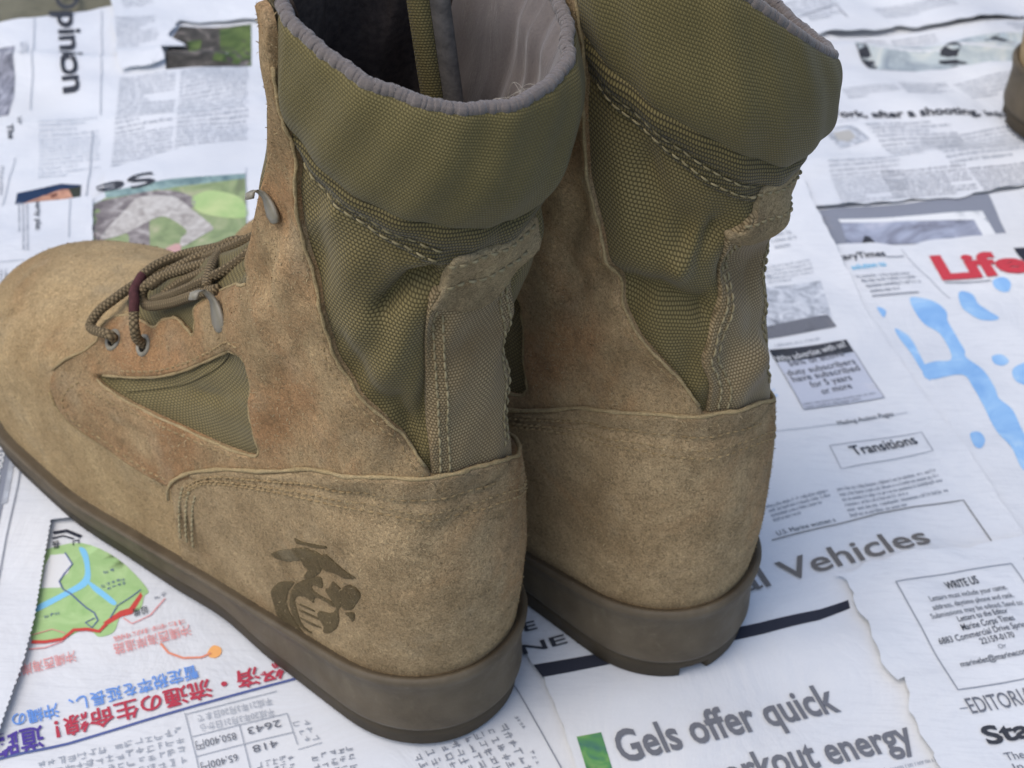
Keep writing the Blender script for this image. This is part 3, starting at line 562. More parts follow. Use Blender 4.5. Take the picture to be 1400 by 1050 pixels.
# ------------------------------------------------------------------ ground and newspapers
def make_ground():
    s = NT('bare_ground'); c = s.coord('Object')
    s.col(s.mix(s.ramp(s.noise(c, 30, 5, .65), [(.3, gray(0)), (.7, gray(1))]), srgb(96, 94, 78), srgb(128, 124, 104)))
    s.b.inputs['Roughness'].default_value = .9; s.nrm(s.bump(s.noise(c, 180, 5, .7), .6, .004)); return s.m
GZ = -.0075
ground = mesh_obj('ground', [(-40, -40, GZ), (40, -40, GZ), (40, 40, GZ), (-40, 40, GZ)], [(0, 1, 2, 3)], make_ground(), smooth=False)
tag(ground, 'olive grey bare ground showing past the newspapers', None, None, 'structure')

LAYER = .0009
CURL = dict(base=.001, opinion=.0008, torn=.0024, soldier=.0016, plat=.0012, edge=.0012, japan=.0, vehicles=.0016, write=.0011, life=.0010, grey=.0, shoot=.0011, tank=.0006, far=.003)
CREASE = [((-330, 700), (-150, 742), .8), ((-300, 655), (-120, 668), .7), ((-260, 560), (-215, 640), .5), ((40, 340), (190, 385), .5), ((150, 470), (300, 500), .9), ((180, 540), (330, 690), .8), ((170, 600), (400, 640), .7),
          ((-150, 330), (-40, 300), .5), ((140, 700), (420, 760), 1.2), ((120, 830), (400, 860), 1.6), ((90, 300), (170, 420), .6), ((-240, 430), (-160, 300), .6), ((-340, 780), (-180, 800), 1.4), ((150, 420), (260, 380), .7)]
def wrinkle(x, y):
    """shared relief of the whole pile of paper (metres)"""
    h = .0007 * np.sin(x * 31 + 2.1 * np.sin(y * 17)) * np.sin(y * 27 + 1.3 * np.sin(x * 21 + 1)) + .00045 * np.sin(x * 73 + y * 51 + 2 * np.sin(y * 33)) + .0003 * np.sin(y * 119 - x * 44 + 1.7 * np.sin(x * 58))
    X = np.stack([x, y], -1) * 1000
    for a, b, k in CREASE:
        d = seg_dist(X, np.array([a, b], float), False); h = h + .0012 * k * np.exp(-(d / 7) ** 2) - .0005 * k * np.exp(-((d - 14) / 8) ** 2)
    far = 1 + 1.4 * sst(.6, .9, y)
    calm = 1 - .85 * np.exp(-(((x + .06) / .17) ** 2 + ((y - .42) / .17) ** 2) ** 2)
    return h * far * calm
SPOLY = {k: np.array(p, float) / 1000 for k, (l, p) in SHEETS.items()}
def sheet_z(name, X):
    X = np.asarray(X, float); z = (SHEETS[name][0] - 4) * LAYER + wrinkle(X[:, 0], X[:, 1])
    if CURL[name]:
        d = seg_dist(X, SPOLY[name]); w = .55 + .45 * np.sin(X[:, 0] * 61 + X[:, 1] * 47 + 3 * SHEETS[name][0])
        calm = 1 - np.exp(-(((X[:, 0] + .06) / .15) ** 2 + ((X[:, 1] - .42) / .15) ** 2) ** 3)
        z = z + CURL[name] * w * calm * np.exp(-d / .011)
    return z
SLABEL = dict(
 base='bottom newspaper spread reaching out under all the other sheets', opinion='newspaper page with the Opinion headline turned sideways, left of the boots', torn='torn white newspaper flap lying over a dark picture behind the left boot',
 soldier='newspaper page with a colour photo of a crouching figure in camouflage beyond the toe', plat='white newspaper corner with small sideways print left of the boot toe', edge='blank margin newspaper sheet with saw-tooth edge at the lower left',
 japan='upside-down Japanese newspaper page with green map and red headline, lower left', vehicles='newspaper page with Vehicles and Gels offer quick headlines under the right boot', write='newspaper sheet with the WRITE US box and torn edge, lower right',
 life='newspaper page with red Life headline and pale blue map, right edge', grey='newspaper page with a grey framed picture just above the Life page', shoot='newspaper page with bold line about a shooting and small portrait, upper right',
 tank='newspaper page with a wide pale photo, half under the top right sheet', far='farthest newspaper sheet with curled front edge at the top right')
SHEET = {}
def saw(P):
    """pinked edge of the lower left sheet"""
    out = []
    n = len(P)
    for i in range(n):
        a, b = P[i], P[(i + 1) % n]; out.append(a)
        if 5 <= i <= 10:
            L = np.hypot(*(b - a)); m = max(2, int(L / .0012)); t = (b - a) / L; nn = np.array([t[1], -t[0]])
            for k in range(1, m): out.append(a + (b - a) * k / m + nn * (.0003 if k % 2 else -.0003))
    return np.array(out)
for nm, P in SPOLY.items():
    big = P if nm != 'edge' else saw(P)
    if nm not in ('edge',):
        # uneven hand-torn or trimmed outline
        q = densify(P, .004); t = np.arange(len(q)); amp = .0007 if nm in ('torn', 'write', 'far', 'shoot') else .00025
        q = q + amp * np.stack([np.sin(t * 1.9) + np.sin(t * .73 + 1), np.sin(t * 1.3 + 2) + np.sin(t * .51)], -1); big = q
    step = .011 if nm in ('base',) else .0055
    V, T, d = cdt_fill(big, [], step)
    z = sheet_z(nm, V)
    o = mesh_obj('newspaper', np.c_[V, z], T, PAPER)
    tag(o, SLABEL[nm], 'newspaper', 'newspapers spread on the ground'); SHEET[nm] = o

def lay(name, X, lift): return np.c_[X, sheet_z(name, X) + lift]

FILLNAME = dict(photo_grass='printed_photo', photo_tank='printed_photo', photo_noise='printed_photo', photo_grey='printed_photo', photo_dark='printed_photo', green='printed_map', blue='printed_map', river='printed_map')
for i, (s, c, P, lv) in enumerate(FILL):
    P = np.array(P, float) / 1000
    if c in ('blue', 'river', 'skin', 'camo_light', 'photo_camo', 'photo_lime', 'orange', 'pink', 'green'): P = catmull(P, 4, True)
    V, T, d = cdt_fill(P, [], .006)
    mesh_obj(FILLNAME.get(c, 'printed_patch'), lay(s, V, .00012 + .00009 * lv), T, INK[c], SHEET[s])

groups = {}
for s, c, P, w in LINE:
    P = np.array(P, float) / 1000; Q = [P[0]]
    for a, b in zip(P[:-1], P[1:]):
        n = max(1, int(np.hypot(*(b - a)) / .005)); Q += [a + (b - a) * t for t in (np.arange(n) + 1) / n]
    Q = np.array(Q); t = np.gradient(Q, axis=0); nn = np.stack([-t[:, 1], t[:, 0]], -1); nn /= np.hypot(*nn.T)[:, None] + 1e-12
    A, B = Q + nn * w / 2000, Q - nn * w / 2000
    g = groups.setdefault((s, c, len(groups)), [[], [], 0]); n = len(Q)
    g[0].append(lay(s, np.concatenate([A, B]), .00055)); k = g[2]
    g[1].append(np.array([(k + i, k + n + i, k + n + i + 1, k + i + 1) for i in range(n - 1)])); g[2] += 2 * n
for (s, c, _i), (V, F, n) in groups.items():
    mesh_obj('printed_rule', np.concatenate(V), np.concatenate(F), INK[c], SHEET[s])

def greek(P0, P1, P2, n, kind):
    """rows of illegibly small type: many little strokes set in words and lines"""
    P0, P1, P2 = [np.array(p, float) / 1000 for p in (P0, P1, P2)]
    W = np.hypot(*(P1 - P0)); e1 = (P1 - P0) / W; dn = (P2 - P0); H = max(np.hypot(*dn), .0008); e2 = dn / H; lead = H / n
    R = []
    xh = lead * (.42 if kind == 'lat' else .78); cw = xh * (.78 if kind == 'lat' else 1.06)
    for r in range(n):
        y = r * lead; x = 0.; end = W * (1 if (r < n - 1 and rng.random() > .12) else rng.uniform(.35, .9))
        while x < end:
            for _ in range(int(rng.integers(2, 10)) if kind == 'lat' else int(rng.integers(6, 20))):
                if x > end: break
                if kind == 'lat':
                    st = xh * .2; up = xh * (.55 if rng.random() < .22 else 0); dnn = xh * (.45 if rng.random() < .1 else 0)
                    R.append((x, x + st, y + lead - xh - up, y + lead + dnn))
                    if rng.random() < .75: R.append((x + cw * .55, x + cw * .55 + st, y + lead - xh, y + lead))
                    yb = y + lead - xh * rng.choice([1., .55, .2]); R.append((x, x + cw * .6, yb, yb + st * .8))
                else:
                    st = xh * .1
                    for _k in range(int(rng.integers(2, 4))):
                        yy = y + xh * rng.uniform(.05, .95); x0 = x + cw * rng.uniform(0, .3); R.append((x0, x + cw * rng.uniform(.55, .85), yy, yy + st))
                    for _k in range(int(rng.integers(1, 3))):
                        xx = x + cw * rng.uniform(.1, .8); y0 = y + xh * rng.uniform(0, .4); R.append((xx, xx + st, y0, y + xh * rng.uniform(.6, 1)))
                x += cw
            x += cw * .6
    R = np.array(R)
    if not len(R): return None
    Q = np.stack([np.stack([R[:, 0], R[:, 2]], -1), np.stack([R[:, 1], R[:, 2]], -1), np.stack([R[:, 1], R[:, 3]], -1), np.stack([R[:, 0], R[:, 3]], -1)], 1).reshape(-1, 2)
    X = P0 + Q[:, :1] * e1 + Q[:, 1:] * e2
    F = np.arange(len(X)).reshape(-1, 4)
    if e1[0] * e2[1] - e1[1] * e2[0] < 0: F = F[:, ::-1]
    return X, F
for s, a, b, c, n, kind, colr in COLS:
    r = greek(a, b, c, n, kind)
    if r: mesh_obj('text_column', lay(s, r[0], .0005), r[1], INK[colr], SHEET[s], smooth=False, kind='stuff')

_dg = None
def glyphs(txt, weight):
    cu = bpy.data.curves.new('t', 'FONT'); cu.body = txt; cu.size = 1; cu.resolution_u = 3; cu.offset = weight; cu.fill_mode = 'FRONT'
    ob = bpy.data.objects.new('t', cu); COL.objects.link(ob); dg = bpy.context.evaluated_depsgraph_get(); dg.update()
    me = bpy.data.meshes.new_from_object(ob.evaluated_get(dg)); V = np.empty(len(me.vertices) * 3); me.vertices.foreach_get('co', V); V = V.reshape(-1, 3)[:, :2]
    F = [tuple(p.vertices) for p in me.polygons]
    bpy.data.objects.remove(ob); bpy.data.curves.remove(cu); bpy.data.meshes.remove(me); return V, F
for s, txt, a, b, c, colr, wgt, cond in TEXT:
    P0, P1, P2 = [np.array(p, float) / 1000 for p in (a, b, c)]
    V, F = glyphs(txt, wgt)
    if not len(V): continue
    W = np.hypot(*(P1 - P0)); e1 = (P1 - P0) / W; e2 = np.array([-e1[1], e1[0]]); H = abs((P2 - P0) @ e2)
    cjk = any(ord(ch) > 0x3000 for ch in txt); cap = .86 if cjk else .727; y0 = -.10 if cjk else 0.
    x0, x1 = V[:, 0].min(), V[:, 0].max()
    X = P0 + ((V[:, :1] - x0) / (x1 - x0) * W) * e1 + ((V[:, 1:] - y0) / cap * H) * e2
    mesh_obj('headline' if H > .006 else 'printed_text', lay(s, X, .00065), F, INK[colr], SHEET[s], smooth=False)
# ------------------------------------------------------------------ boots: one smooth last-shaped surface that every panel is cut from
PROF = dict(
 qb=[.01, .05, .075, .10, .124, .15, .18, .205, .225, .247], yb=[.004, .003, .0035, .006, .0095, .013, .013, .009, .004, .003],
 qf=[.01, .02, .035, .05, .062, .072, .080, .087, .094, .102, .115, .132, .155, .185, .215, .247], yf=[.272, .277, .278, .274, .266, .254, .237, .217, .198, .179, .155, .134, .114, .099, .092, .089])
WLAT = ([0, .03, .07, .11, .15, .19, .22, .25, .28], [.0295, .032, .034, .036, .040, .044, .044, .042, .040])
WMED = ([0, .03, .07, .11, .15, .19, .22, .25, .28], [.028, .030, .0305, .031, .035, .040, .041, .039, .037])
WSH = ([.05, .10, .124, .15, .18, .205, .23, .247], [.0325, .0302, .0288, .0302, .0325, .0345, .0362, .0375])
RFR = ([.01, .05, .075, .09, .11, .14, .20, .247], [.050, .052, .075, .095, .085, .06, .05, .045])
RBK = ([.01, .05, .10, .15, .20, .247], [.033, .034, .034, .032, .040, .044])
TILT = ([.0, .12, .17, .2, .247], [0, .0, .12, .25, .30])
LEAN = {'L': (.006, -.004, 0., 0.), 'R': (.0, .004, .26, .42)}
QMIN, QMAX = .010, .247
_q = np.linspace(QMIN, QMAX, 4000); _s = np.concatenate([[0], np.cumsum(np.hypot(np.diff(_q), .6 * np.diff(itp(_q, PROF['qf'], PROF['yf']))))]); _s /= _s[-1]
def q_of_v(v): return np.interp(v, _s, _q)
def v_of_q(q): return np.interp(q, _q, _s)

# soft folds of the empty shaft: polyline in (a, q), half width m, depth m (negative = valley)
FOLDS = {
 'L': [([(-.165, .194), (-.21, .1915), (-.255, .183)], .0042, -.0055), ([(-.17, .2), (-.25, .199)], .006, .0025), ([(-.36, .202), (-.34, .189), (-.30, .176)], .012, .003), ([(-.20, .181), (-.215, .164), (-.24, .158)], .008, .0022),
       ([(-.336, .166), (-.273, .156), (-.166, .141)], .004, -.0016), ([(-.13, .178), (-.125, .14)], .0035, -.0022), ([(-.15, .135), (-.19, .149)], .004, -.002), ([(-.44, .20), (-.43, .19)], .006, -.0016), ([(-.40, .206), (-.46, .196)], .004, .0014),
       ([(.16, .19), (.19, .178)], .010, .0045), ([(.13, .155), (.2, .15)], .008, -.004), ([(.02, .175), (-.03, .168)], .007, -.002), ([(0., .150), (.03, .138)], .008, .0018),
       ([(-.537, .156), (-.513, .138), (-.459, .11)], .006, .0022), ([(-.501, .176), (-.471, .166)], .008, .0030), ([(-.56, .165), (-.53, .19)], .005, -.0018), ([(-.42, .128), (-.40, .146)], .008, -.0012), ([(-.30, .135), (-.25, .125)], .010, .0012),
       ([(-.50, .122), (-.53, .112)], .003, .0012), ([(-.57, .105), (-.53, .112)], .003, -.0012), ([(-.30, .10), (-.2, .108)], .006, -.0008), ([(-.60, .152), (-.575, .138)], .006, .0016), ([(-.80, .092), (-.74, .080), (-.70, .070)], .0030, -.0011), ([(-.86, .088), (-.79, .074)], .0028, -.0008), ([(-.55, .072), (-.50, .078)], .003, -.0008), ([(-.24, .112), (-.12, .104), (0., .108)], .005, -.0012), ([(-.1, .07), (.05, .075)], .012, .0010)],
 'R': [([(.40, .161), (.253, .1646), (.13, .160)], .0045, -.0048), ([(.34, .175), (.27, .178)], .010, .003), ([(.48, .178), (.493, .162), (.44, .154)], .006, -.0035), ([(.18, .180), (.21, .175)], .0055, .0042), ([(.14, .187), (.17, .179)], .004, -.003),
       ([(.33, .199), (.25, .188), (.215, .183)], .006, -.0028), ([(.42, .197), (.36, .184)], .009, .0022), ([(.26, .150), (.2, .142)], .009, .0022), ([(.11, .146), (.12, .135)], .006, .003), ([(.05, .172), (-.02, .166)], .010, -.007), ([(-.12, .178), (-.14, .16)], .010, -.005), ([(-.02, .136), (.03, .13)], .008, .004),
       ([(.06, .188), (-.05, .186)], .008, .003), ([(-.10, .142), (-.02, .146)], .006, -.002)]}
def ucale(q): return itp(q, [.05, .09, .12, .15, .2, .247], [.31, .27, .23, .19, .165, .16])
class Boot:
    def __init__(s, k, m):
        s.k = k; s.m = m
        t = s.base(np.array([.3]), np.array([.5])); d = 1e-4
        n = np.cross(s.base(np.array([.3 + d]), np.array([.5])) - t, s.base(np.array([.3]), np.array([.5 + d])) - t)[0]; s.sg = 1 if n[0] > 0 else -1
    def base(s, a, v):
        a = np.asarray(a, float); v = np.asarray(v, float); q = q_of_v(v); tau = np.abs(a); sd = np.sign(a)
        yb = itp(q, PROF['qb'], PROF['yb']); yf = itp(q, PROF['qf'], PROF['yf']); y = yb + (yf - yb) * (1 - np.cos(np.pi * tau)) / 2
        wf = np.where(sd < 0, itp(y, *WLAT), itp(y, *WMED)); ws = itp(q, *WSH); b = sst(.055, .13, q); W = wf * (1 - b) + ws * b
        tb = np.clip((y - yb) / itp(q, *RBK), 0, 1); cb = (1 - (1 - tb) ** 2.25) ** (1 / 2.25)
        tf = np.clip((yf - y) / itp(q, *RFR), 0, 1); cf = (1 - (1 - tf) ** 2.1) ** (1 / 2.1)
        x = sd * W * cb * cf; z = q + itp(q, *TILT) * (y - yb); w = sst(.11, .25, q); lx, ly, tx, tc = LEAN[s.k]
        return np.stack([x + lx * w, y + ly * w, z + (tx * w + tc * sst(.2, .247, q)) * x], -1)
    def normal(s, a, v):
        d = 1.5e-3; a = np.clip(a, -1 + d, 1 - d); v = np.clip(v, d, 1 - d)
        n = np.cross(s.base(a + d, v) - s.base(a - d, v), s.base(a, v + d) - s.base(a, v - d)) * s.sg
        return n / (np.linalg.norm(n, axis=-1, keepdims=True) + 1e-12)
    def disp(s, a, v):
        a = np.atleast_1d(np.asarray(a, float)); q = q_of_v(np.broadcast_to(v, a.shape)); sh = a.shape
        X = np.stack([a.ravel() * .19, q.ravel()], -1); D = np.zeros(len(X))
        for pts, w, dep in FOLDS[s.k]:
            P = np.array(pts) * [.19, 1]; d = seg_dist(X, P, False); D += dep * np.exp(-(d / w) ** 2)
        A, Q = X[:, 0], X[:, 1]
        D += (.0007 * np.sin(A * 140 + Q * 90 + (2 if s.k == 'L' else 5)) * np.sin(Q * 170 - A * 60) + .0003 * np.sin(A * 330 - Q * 210)) * sst(.05, .13, Q)
        D -= .012 * sst(.635, .74, np.abs(A) / .19) * sst(.13, .165, Q)        # tongue sits back from the facings
        return D.reshape(sh)
    def S(s, a, v, off=0.):
        a = np.asarray(a, float); v = np.broadcast_to(np.asarray(v, float), a.shape)
        P = s.base(a, v) + s.normal(a, v) * (s.disp(a, v) + off)[..., None]
        return P
    def out(s, P):
        P = np.array(P, float); P[..., 0] *= s.m; return P
    def sp(s, a, q, off=0.):
        a = np.atleast_1d(np.asarray(a, float)); q = np.broadcast_to(np.asarray(q, float), a.shape); return s.S(a, v_of_q(q), np.broadcast_to(off, a.shape))
    # --- pieces
    def patch(s, name, poly, thick, mat, parent, holes=(), step=.0026, edge=.0011, smooth=2, offf=None, kind=None):
        sc = np.array([.20, .33])
        def prep(P):
            P = np.asarray(P, float); P = np.c_[P[:, 0], v_of_q(P[:, 1])] * sc
            return chaikin(P, smooth) if smooth else P
        V, T, d = cdt_fill(prep(poly), [prep(h) for h in holes], step, (edge * .3, edge))
        a, v = V[:, 0] / sc[0], V[:, 1] / sc[1]
        t = np.clip(d / edge, 0, 1); h = -.0004 + (thick + .0004) * np.sqrt(1 - (1 - t) ** 2)
        if offf is not None: h = h + offf(a, q_of_v(v))
        P = s.out(s.S(a, v, h)); uv = np.c_[a * ucale(q_of_v(v)), q_of_v(v)]
        if s.sg * s.m < 0: T = T[:, ::-1]
        return mesh_obj(name, P, T, mat, parent, uv, kind=kind)
    def sheet(s, name, a, q, offs, mat, parent, flip=False):
        """grid over arrays a (n), rows of (q, off) functions"""
        A = np.repeat(np.asarray(a)[None], len(q), 0); Q = np.array([np.broadcast_to(x, len(a)) for x in q]); O = np.array([np.broadcast_to(x, len(a)) for x in offs])
        P = s.out(s.S(A, v_of_q(Q), O)).reshape(-1, 3); F = grid_faces(len(q), len(a))
        if (s.sg * s.m < 0) != flip: F = F[:, ::-1]
        return mesh_obj(name, P, F, mat, parent, np.c_[A.ravel() * ucale(Q.ravel()), Q.ravel()])
    def stitch(s, pts, off, mat, parent, pitch=.0034, length=.0026, rad=.00042, name='stitching'):
        P2 = catmull(np.array(pts, float), 10); a, q = P2[:, 0], P2[:, 1]; P = s.S(a, v_of_q(q), np.full(len(a), off)); N = s.normal(a, v_of_q(q))
        L = np.concatenate([[0], np.cumsum(np.linalg.norm(np.diff(P, axis=0), axis=1))]); n = int(L[-1] / pitch)
        if n < 2: return
        c = (np.arange(n) + .5) * pitch + rng.uniform(-.0002, .0002, n)
        f = lambda x, A: np.stack([np.interp(x, L, A[:, i]) for i in range(3)], -1)
        C = f(c, P); t = f(c + .0006, P) - f(c - .0006, P); t /= np.linalg.norm(t, axis=1, keepdims=True); nn = f(c, N); b = np.cross(t, nn); b /= np.linalg.norm(b, axis=1, keepdims=True); nn = np.cross(b, t)
        t = t + b * rng.uniform(-.12, .12, (n, 1))
        prof = [(-1, .15, -.9), (-.75, .8, -.2), (0, 1, .25), (.75, .8, -.2), (1, .15, -.9)]; V = []
        for x, r, dz in prof:
            for ang in np.arange(6) * math.pi / 3:
                V.append(C + t * x * length / 2 + nn * (rad * (dz + r * math.sin(ang))) + b * (rad * r * math.cos(ang)))
        V = np.stack(V, 1); F = []
        for r in range(4):
            for i in range(6): F.append((r * 6 + i, r * 6 + (i + 1) % 6, r * 6 + 6 + (i + 1) % 6, r * 6 + 6 + i))
        F = (np.array(F)[None] + np.arange(n)[:, None, None] * 30).reshape(-1, 4)
        if s.m < 0: F = F[:, ::-1]
        return mesh_obj(name, s.out(V.reshape(-1, 3)), F, mat, parent, kind='stuff')

def tube(name, P, r, mat, parent, n=10, m=1, ry=None):
    P = np.asarray(P, float); T = np.gradient(P, axis=0); T /= np.linalg.norm(T, axis=1, keepdims=True) + 1e-12
    u = np.cross(T[0], [0, 0, 1.]); u /= np.linalg.norm(u) + 1e-9; V = []; UV = []; L = np.concatenate([[0], np.cumsum(np.linalg.norm(np.diff(P, axis=0), axis=1))])
    r = np.broadcast_to(r, len(P))
    for i in range(len(P)):
        u = u - T[i] * (u @ T[i]); u /= np.linalg.norm(u) + 1e-9; w = np.cross(T[i], u)
        for k in range(n):
            an = 2 * math.pi * k / n; V.append(P[i] + r[i] * (u * math.cos(an) + w * math.sin(an))); UV.append((k / n, L[i]))
    F = grid_faces(len(P), n, True).tolist() + [tuple(range(n))[::-1], tuple(len(P) * n - n + k for k in range(n))]
    V = np.array(V); V[:, 0] *= m
    if m < 0: F = [tuple(f)[::-1] for f in F]
    return mesh_obj(name, V, F, mat, parent, UV)

SBOT = ([-.01, .0, .04, .075, .10, .13, .18, .23, .285], [0, 0, 0, .0, .003, 0, 0, .003, .011])
STOP = ([-.01, .0, .05, .10, .14, .19, .24, .285], [.0385, .0385, .0315, .0235, .0185, .016, .0185, .0265])
def sole_loop(B, n, grow):
    a = np.concatenate([np.linspace(-1, 1, n, endpoint=False)]); P = B.base(a, np.full(n, v_of_q(.03)))
    # even spacing along the loop
    C = np.vstack([P, P[:1]]); L = np.concatenate([[0], np.cumsum(np.linalg.norm(np.diff(C[:, :2], axis=0), axis=1))]); t = np.linspace(0, L[-1], n, endpoint=False)
    P = np.stack([np.interp(t, L, C[:, i]) for i in range(2)], -1)
    for _ in range(3): P = .25 * np.roll(P, 1, 0) + .5 * P + .25 * np.roll(P, -1, 0)
    d = np.roll(P, -1, 0) - np.roll(P, 1, 0); nn = np.stack([d[:, 1], -d[:, 0]], -1); nn /= np.hypot(*nn.T)[:, None]
    if ((P - P.mean(0)) * nn).sum() < 0: nn = -nn
    return P + nn * np.asarray(grow).reshape(-1, 1)
def ring_mesh(name, rows, mat, parent, B, caps=(True, True)):
    n = len(rows[0]); V = np.concatenate(rows); F = grid_faces(len(rows), n, True)
    a = rows[0][:, :2]; area = np.sum(a[:, 0] * np.roll(a[:, 1], -1) - a[:, 1] * np.roll(a[:, 0], -1))
    F = F.tolist()
    if caps[0]: F.append(tuple(range(n))[::-1])
    if caps[1]: F.append(tuple((len(rows) - 1) * n + i for i in range(n)))
    if (area < 0) != (B.m < 0): F = [tuple(f)[::-1] for f in F]
    return mesh_obj(name, B.out(V), F, mat, parent)

QCB = ([0, .1, .25, .45, .55, .66], [.2085, .2115, .2138, .2155, .218, .221])     # lower edge of the padded collar
QUARTER = [(-.649, .0708), (-.607, .0586), (-.549, .0563), (-.502, .0547), (-.464, .0571), (-.40, .060), (-.30, .08), (-.16, .108), (-.11, .119), (-.122, .1254), (-.156, .1323), (-.175, .1388), (-.214, .1434), (-.279, .151), (-.324, .1549), (-.356, .161), (-.369, .1688), (-.397, .175), (-.413, .1816),
           (-.470, .187), (-.491, .1994), (-.507, .2115), (-.518, .2162), (-.546, .2223), (-.555, .228), (-.561, .238), (-.575, .2465), (-.635, .2465), (-.615, .239), (-.60, .2298), (-.598, .215), (-.59, .205), (-.605, .1987), (-.63, .183), (-.657, .1757), (-.653, .167), (-.61, .160), (-.642, .155), (-.707, .148),
           (-.738, .1385), (-.748, .1304), (-.715, .1255), (-.685, .1215), (-.72, .1205), (-.758, .1195), (-.766, .1122), (-.745, .1085), (-.775, .106), (-.795, .103), (-.788, .0976), (-.745, .0930), (-.721, .0917), (-.69, .0861)]
_q0 = np.array(QUARTER); _q1 = _q0.copy(); _q1[10:25] = .25 * _q0[9:24] + .5 * _q0[10:25] + .25 * _q0[11:26]; QUARTER = [tuple(x) for x in _q1]
WINDOW = [(-0.642, 0.0835), (-0.632, 0.09), (-0.626, 0.098), (-0.625, 0.108), (-0.622, 0.121), (-0.598, 0.1325), (-0.555, 0.1362), (-0.53, 0.13), (-0.49, 0.1165), (-0.438, 0.1045), (-0.43, 0.0985), (-0.465, 0.093), (-0.512, 0.089), (-0.562, 0.085), (-0.606, 0.0828)]
COUNTER = [(-.462, .0105), (-.466, .026), (-.464, .0476), (-.468, .0597), (-.456, .0700), (-.432, .0882), (-.368, .1088), (-.300, .1175), (-.229, .1229), (-.129, .1237), (-.051, .1229), (0, .1216)]
EMBLEM_SHAPES = [[(-.34,.0617),(-.335,.0648),(-.32,.0705),(-.302,.0769),(-.296,.077),(-.29,.0782),(-.279,.0784),(-.275,.0781),(-.272,.0716),(-.28,.0667),(-.291,.0623),(-.296,.0622),(-.291,.0679),(-.297,.0674),(-.301,.0696),(-.311,.0661),(-.321,.0636),(-.331,.0619)],
 [(-.32,.0781),(-.311,.0787),(-.3,.0804),(-.286,.083),(-.28,.0846),(-.276,.0836),(-.283,.0818),(-.291,.0798),(-.304,.078),(-.313,.076)],
 [(-.278,.078),(-.274,.0806),(-.262,.0804),(-.246,.0797),(-.23,.0794),(-.222,.0793),(-.228,.0776),(-.24,.0756),(-.248,.0757),(-.256,.0747),(-.269,.0725)],
 [(-.343,.0385),(-.338,.043),(-.33,.0483),(-.316,.0534),(-.307,.0553),(-.31,.0522),(-.316,.0478),(-.32,.0416),(-.32,.0371),(-.315,.0344),(-.306,.0311),(-.3,.0299),(-.312,.0262),(-.322,.0258),(-.33,.0271),(-.338,.0279),(-.34,.0325)],
 [(-.316,.0416),(-.312,.0481),(-.306,.0544),(-.296,.0595),(-.279,.0659),(-.27,.0681),(-.266,.0643),(-.268,.0623),(-.28,.0615),(-.282,.0589),(-.271,.0586),(-.254,.06),(-.246,.0589),(-.25,.0574),(-.264,.0574),(-.277,.0561),(-.279,.0514),(-.29,.0524),(-.301,.0496),(-.306,.0464),(-.305,.0412),(-.3,.0344),(-.284,.0343),(-.29,.033),(-.306,.0323),(-.314,.036)],
 [(-.263,.0631),(-.256,.0658),(-.253,.0701),(-.243,.0698),(-.236,.0682),(-.236,.0615),(-.241,.0579),(-.239,.0537),(-.243,.0486),(-.253,.0433),(-.261,.04),(-.269,.039),(-.266,.0428),(-.271,.0449),(-.275,.0469),(-.271,.0502),(-.251,.054),(-.244,.0581),(-.253,.0606)],
 [(-.236,.0712),(-.229,.0741),(-.221,.0748),(-.212,.0732),(-.21,.0712),(-.214,.0678),(-.219,.0634),(-.229,.0611),(-.236,.0612),(-.237,.0648),(-.237,.0681)],
 [(-.231,.0589),(-.223,.0611),(-.216,.0622),(-.215,.059),(-.219,.0566),(-.223,.0582)],
 [(-.303,.0418),(-.285,.044),(-.271,.0454),(-.271,.0443),(-.286,.0423),(-.303,.0404)],[(-.303,.0372),(-.288,.0386),(-.271,.0407),(-.271,.0397),(-.287,.0371),(-.302,.0362)],[(-.303,.045),(-.289,.0471),(-.279,.0481),(-.278,.0471),(-.29,.0455),(-.303,.0442)]]
BACKSTAY = {'L': [(-.16, .192), (-.157, .179), (-.139, .164), (-.122, .147), (-.121, .1355), (-.112, .112), (.10, .098), (.10, .133), (.12, .144), (.11, .16), (.085, .175), (.075, .192)],
            'R': [(-.12, .195), (-.13, .18), (-.12, .165), (-.125, .15), (-.12, .135), (-.11, .098), (.112, .112), (.105, .134), (.134, .1437), (.107, .155), (.079, .166), (.098, .18), (.110, .1865), (.05, .195)]}
TPATCH = {'L': [(-.135, .2035), (-.015, .2020), (.12, .2035), (.14, .186), (.045, .179), (.01, .1775), (-.165, .184), (-.138, .1884), (-.137, .1954)],
          'R': [(.043, .2035), (-.05, .2035), (-.14, .2035), (-.15, .186), (-.05, .1795), (.05, .180), (.122, .1862), (.07, .190), (.045, .194)]}
def cut(B, pts, off, parent, r=.00055):
    P = chaikin(np.array(pts, float), 2)[:-6]; P = P[np.r_[True, np.linalg.norm(np.diff(P, axis=0), axis=1) > 1e-5]]; a, q = P[:, 0], P[:, 1]
    tube('cut_edge', B.S(a, v_of_q(q), off + .0002 * np.sin(np.arange(len(a)) * 1.7) + (.0016 * sst(.205, .225, q))), r * (1 + .25 * np.sin(np.arange(len(a)) * 2.3)), EDGE, parent, 6, B.m)
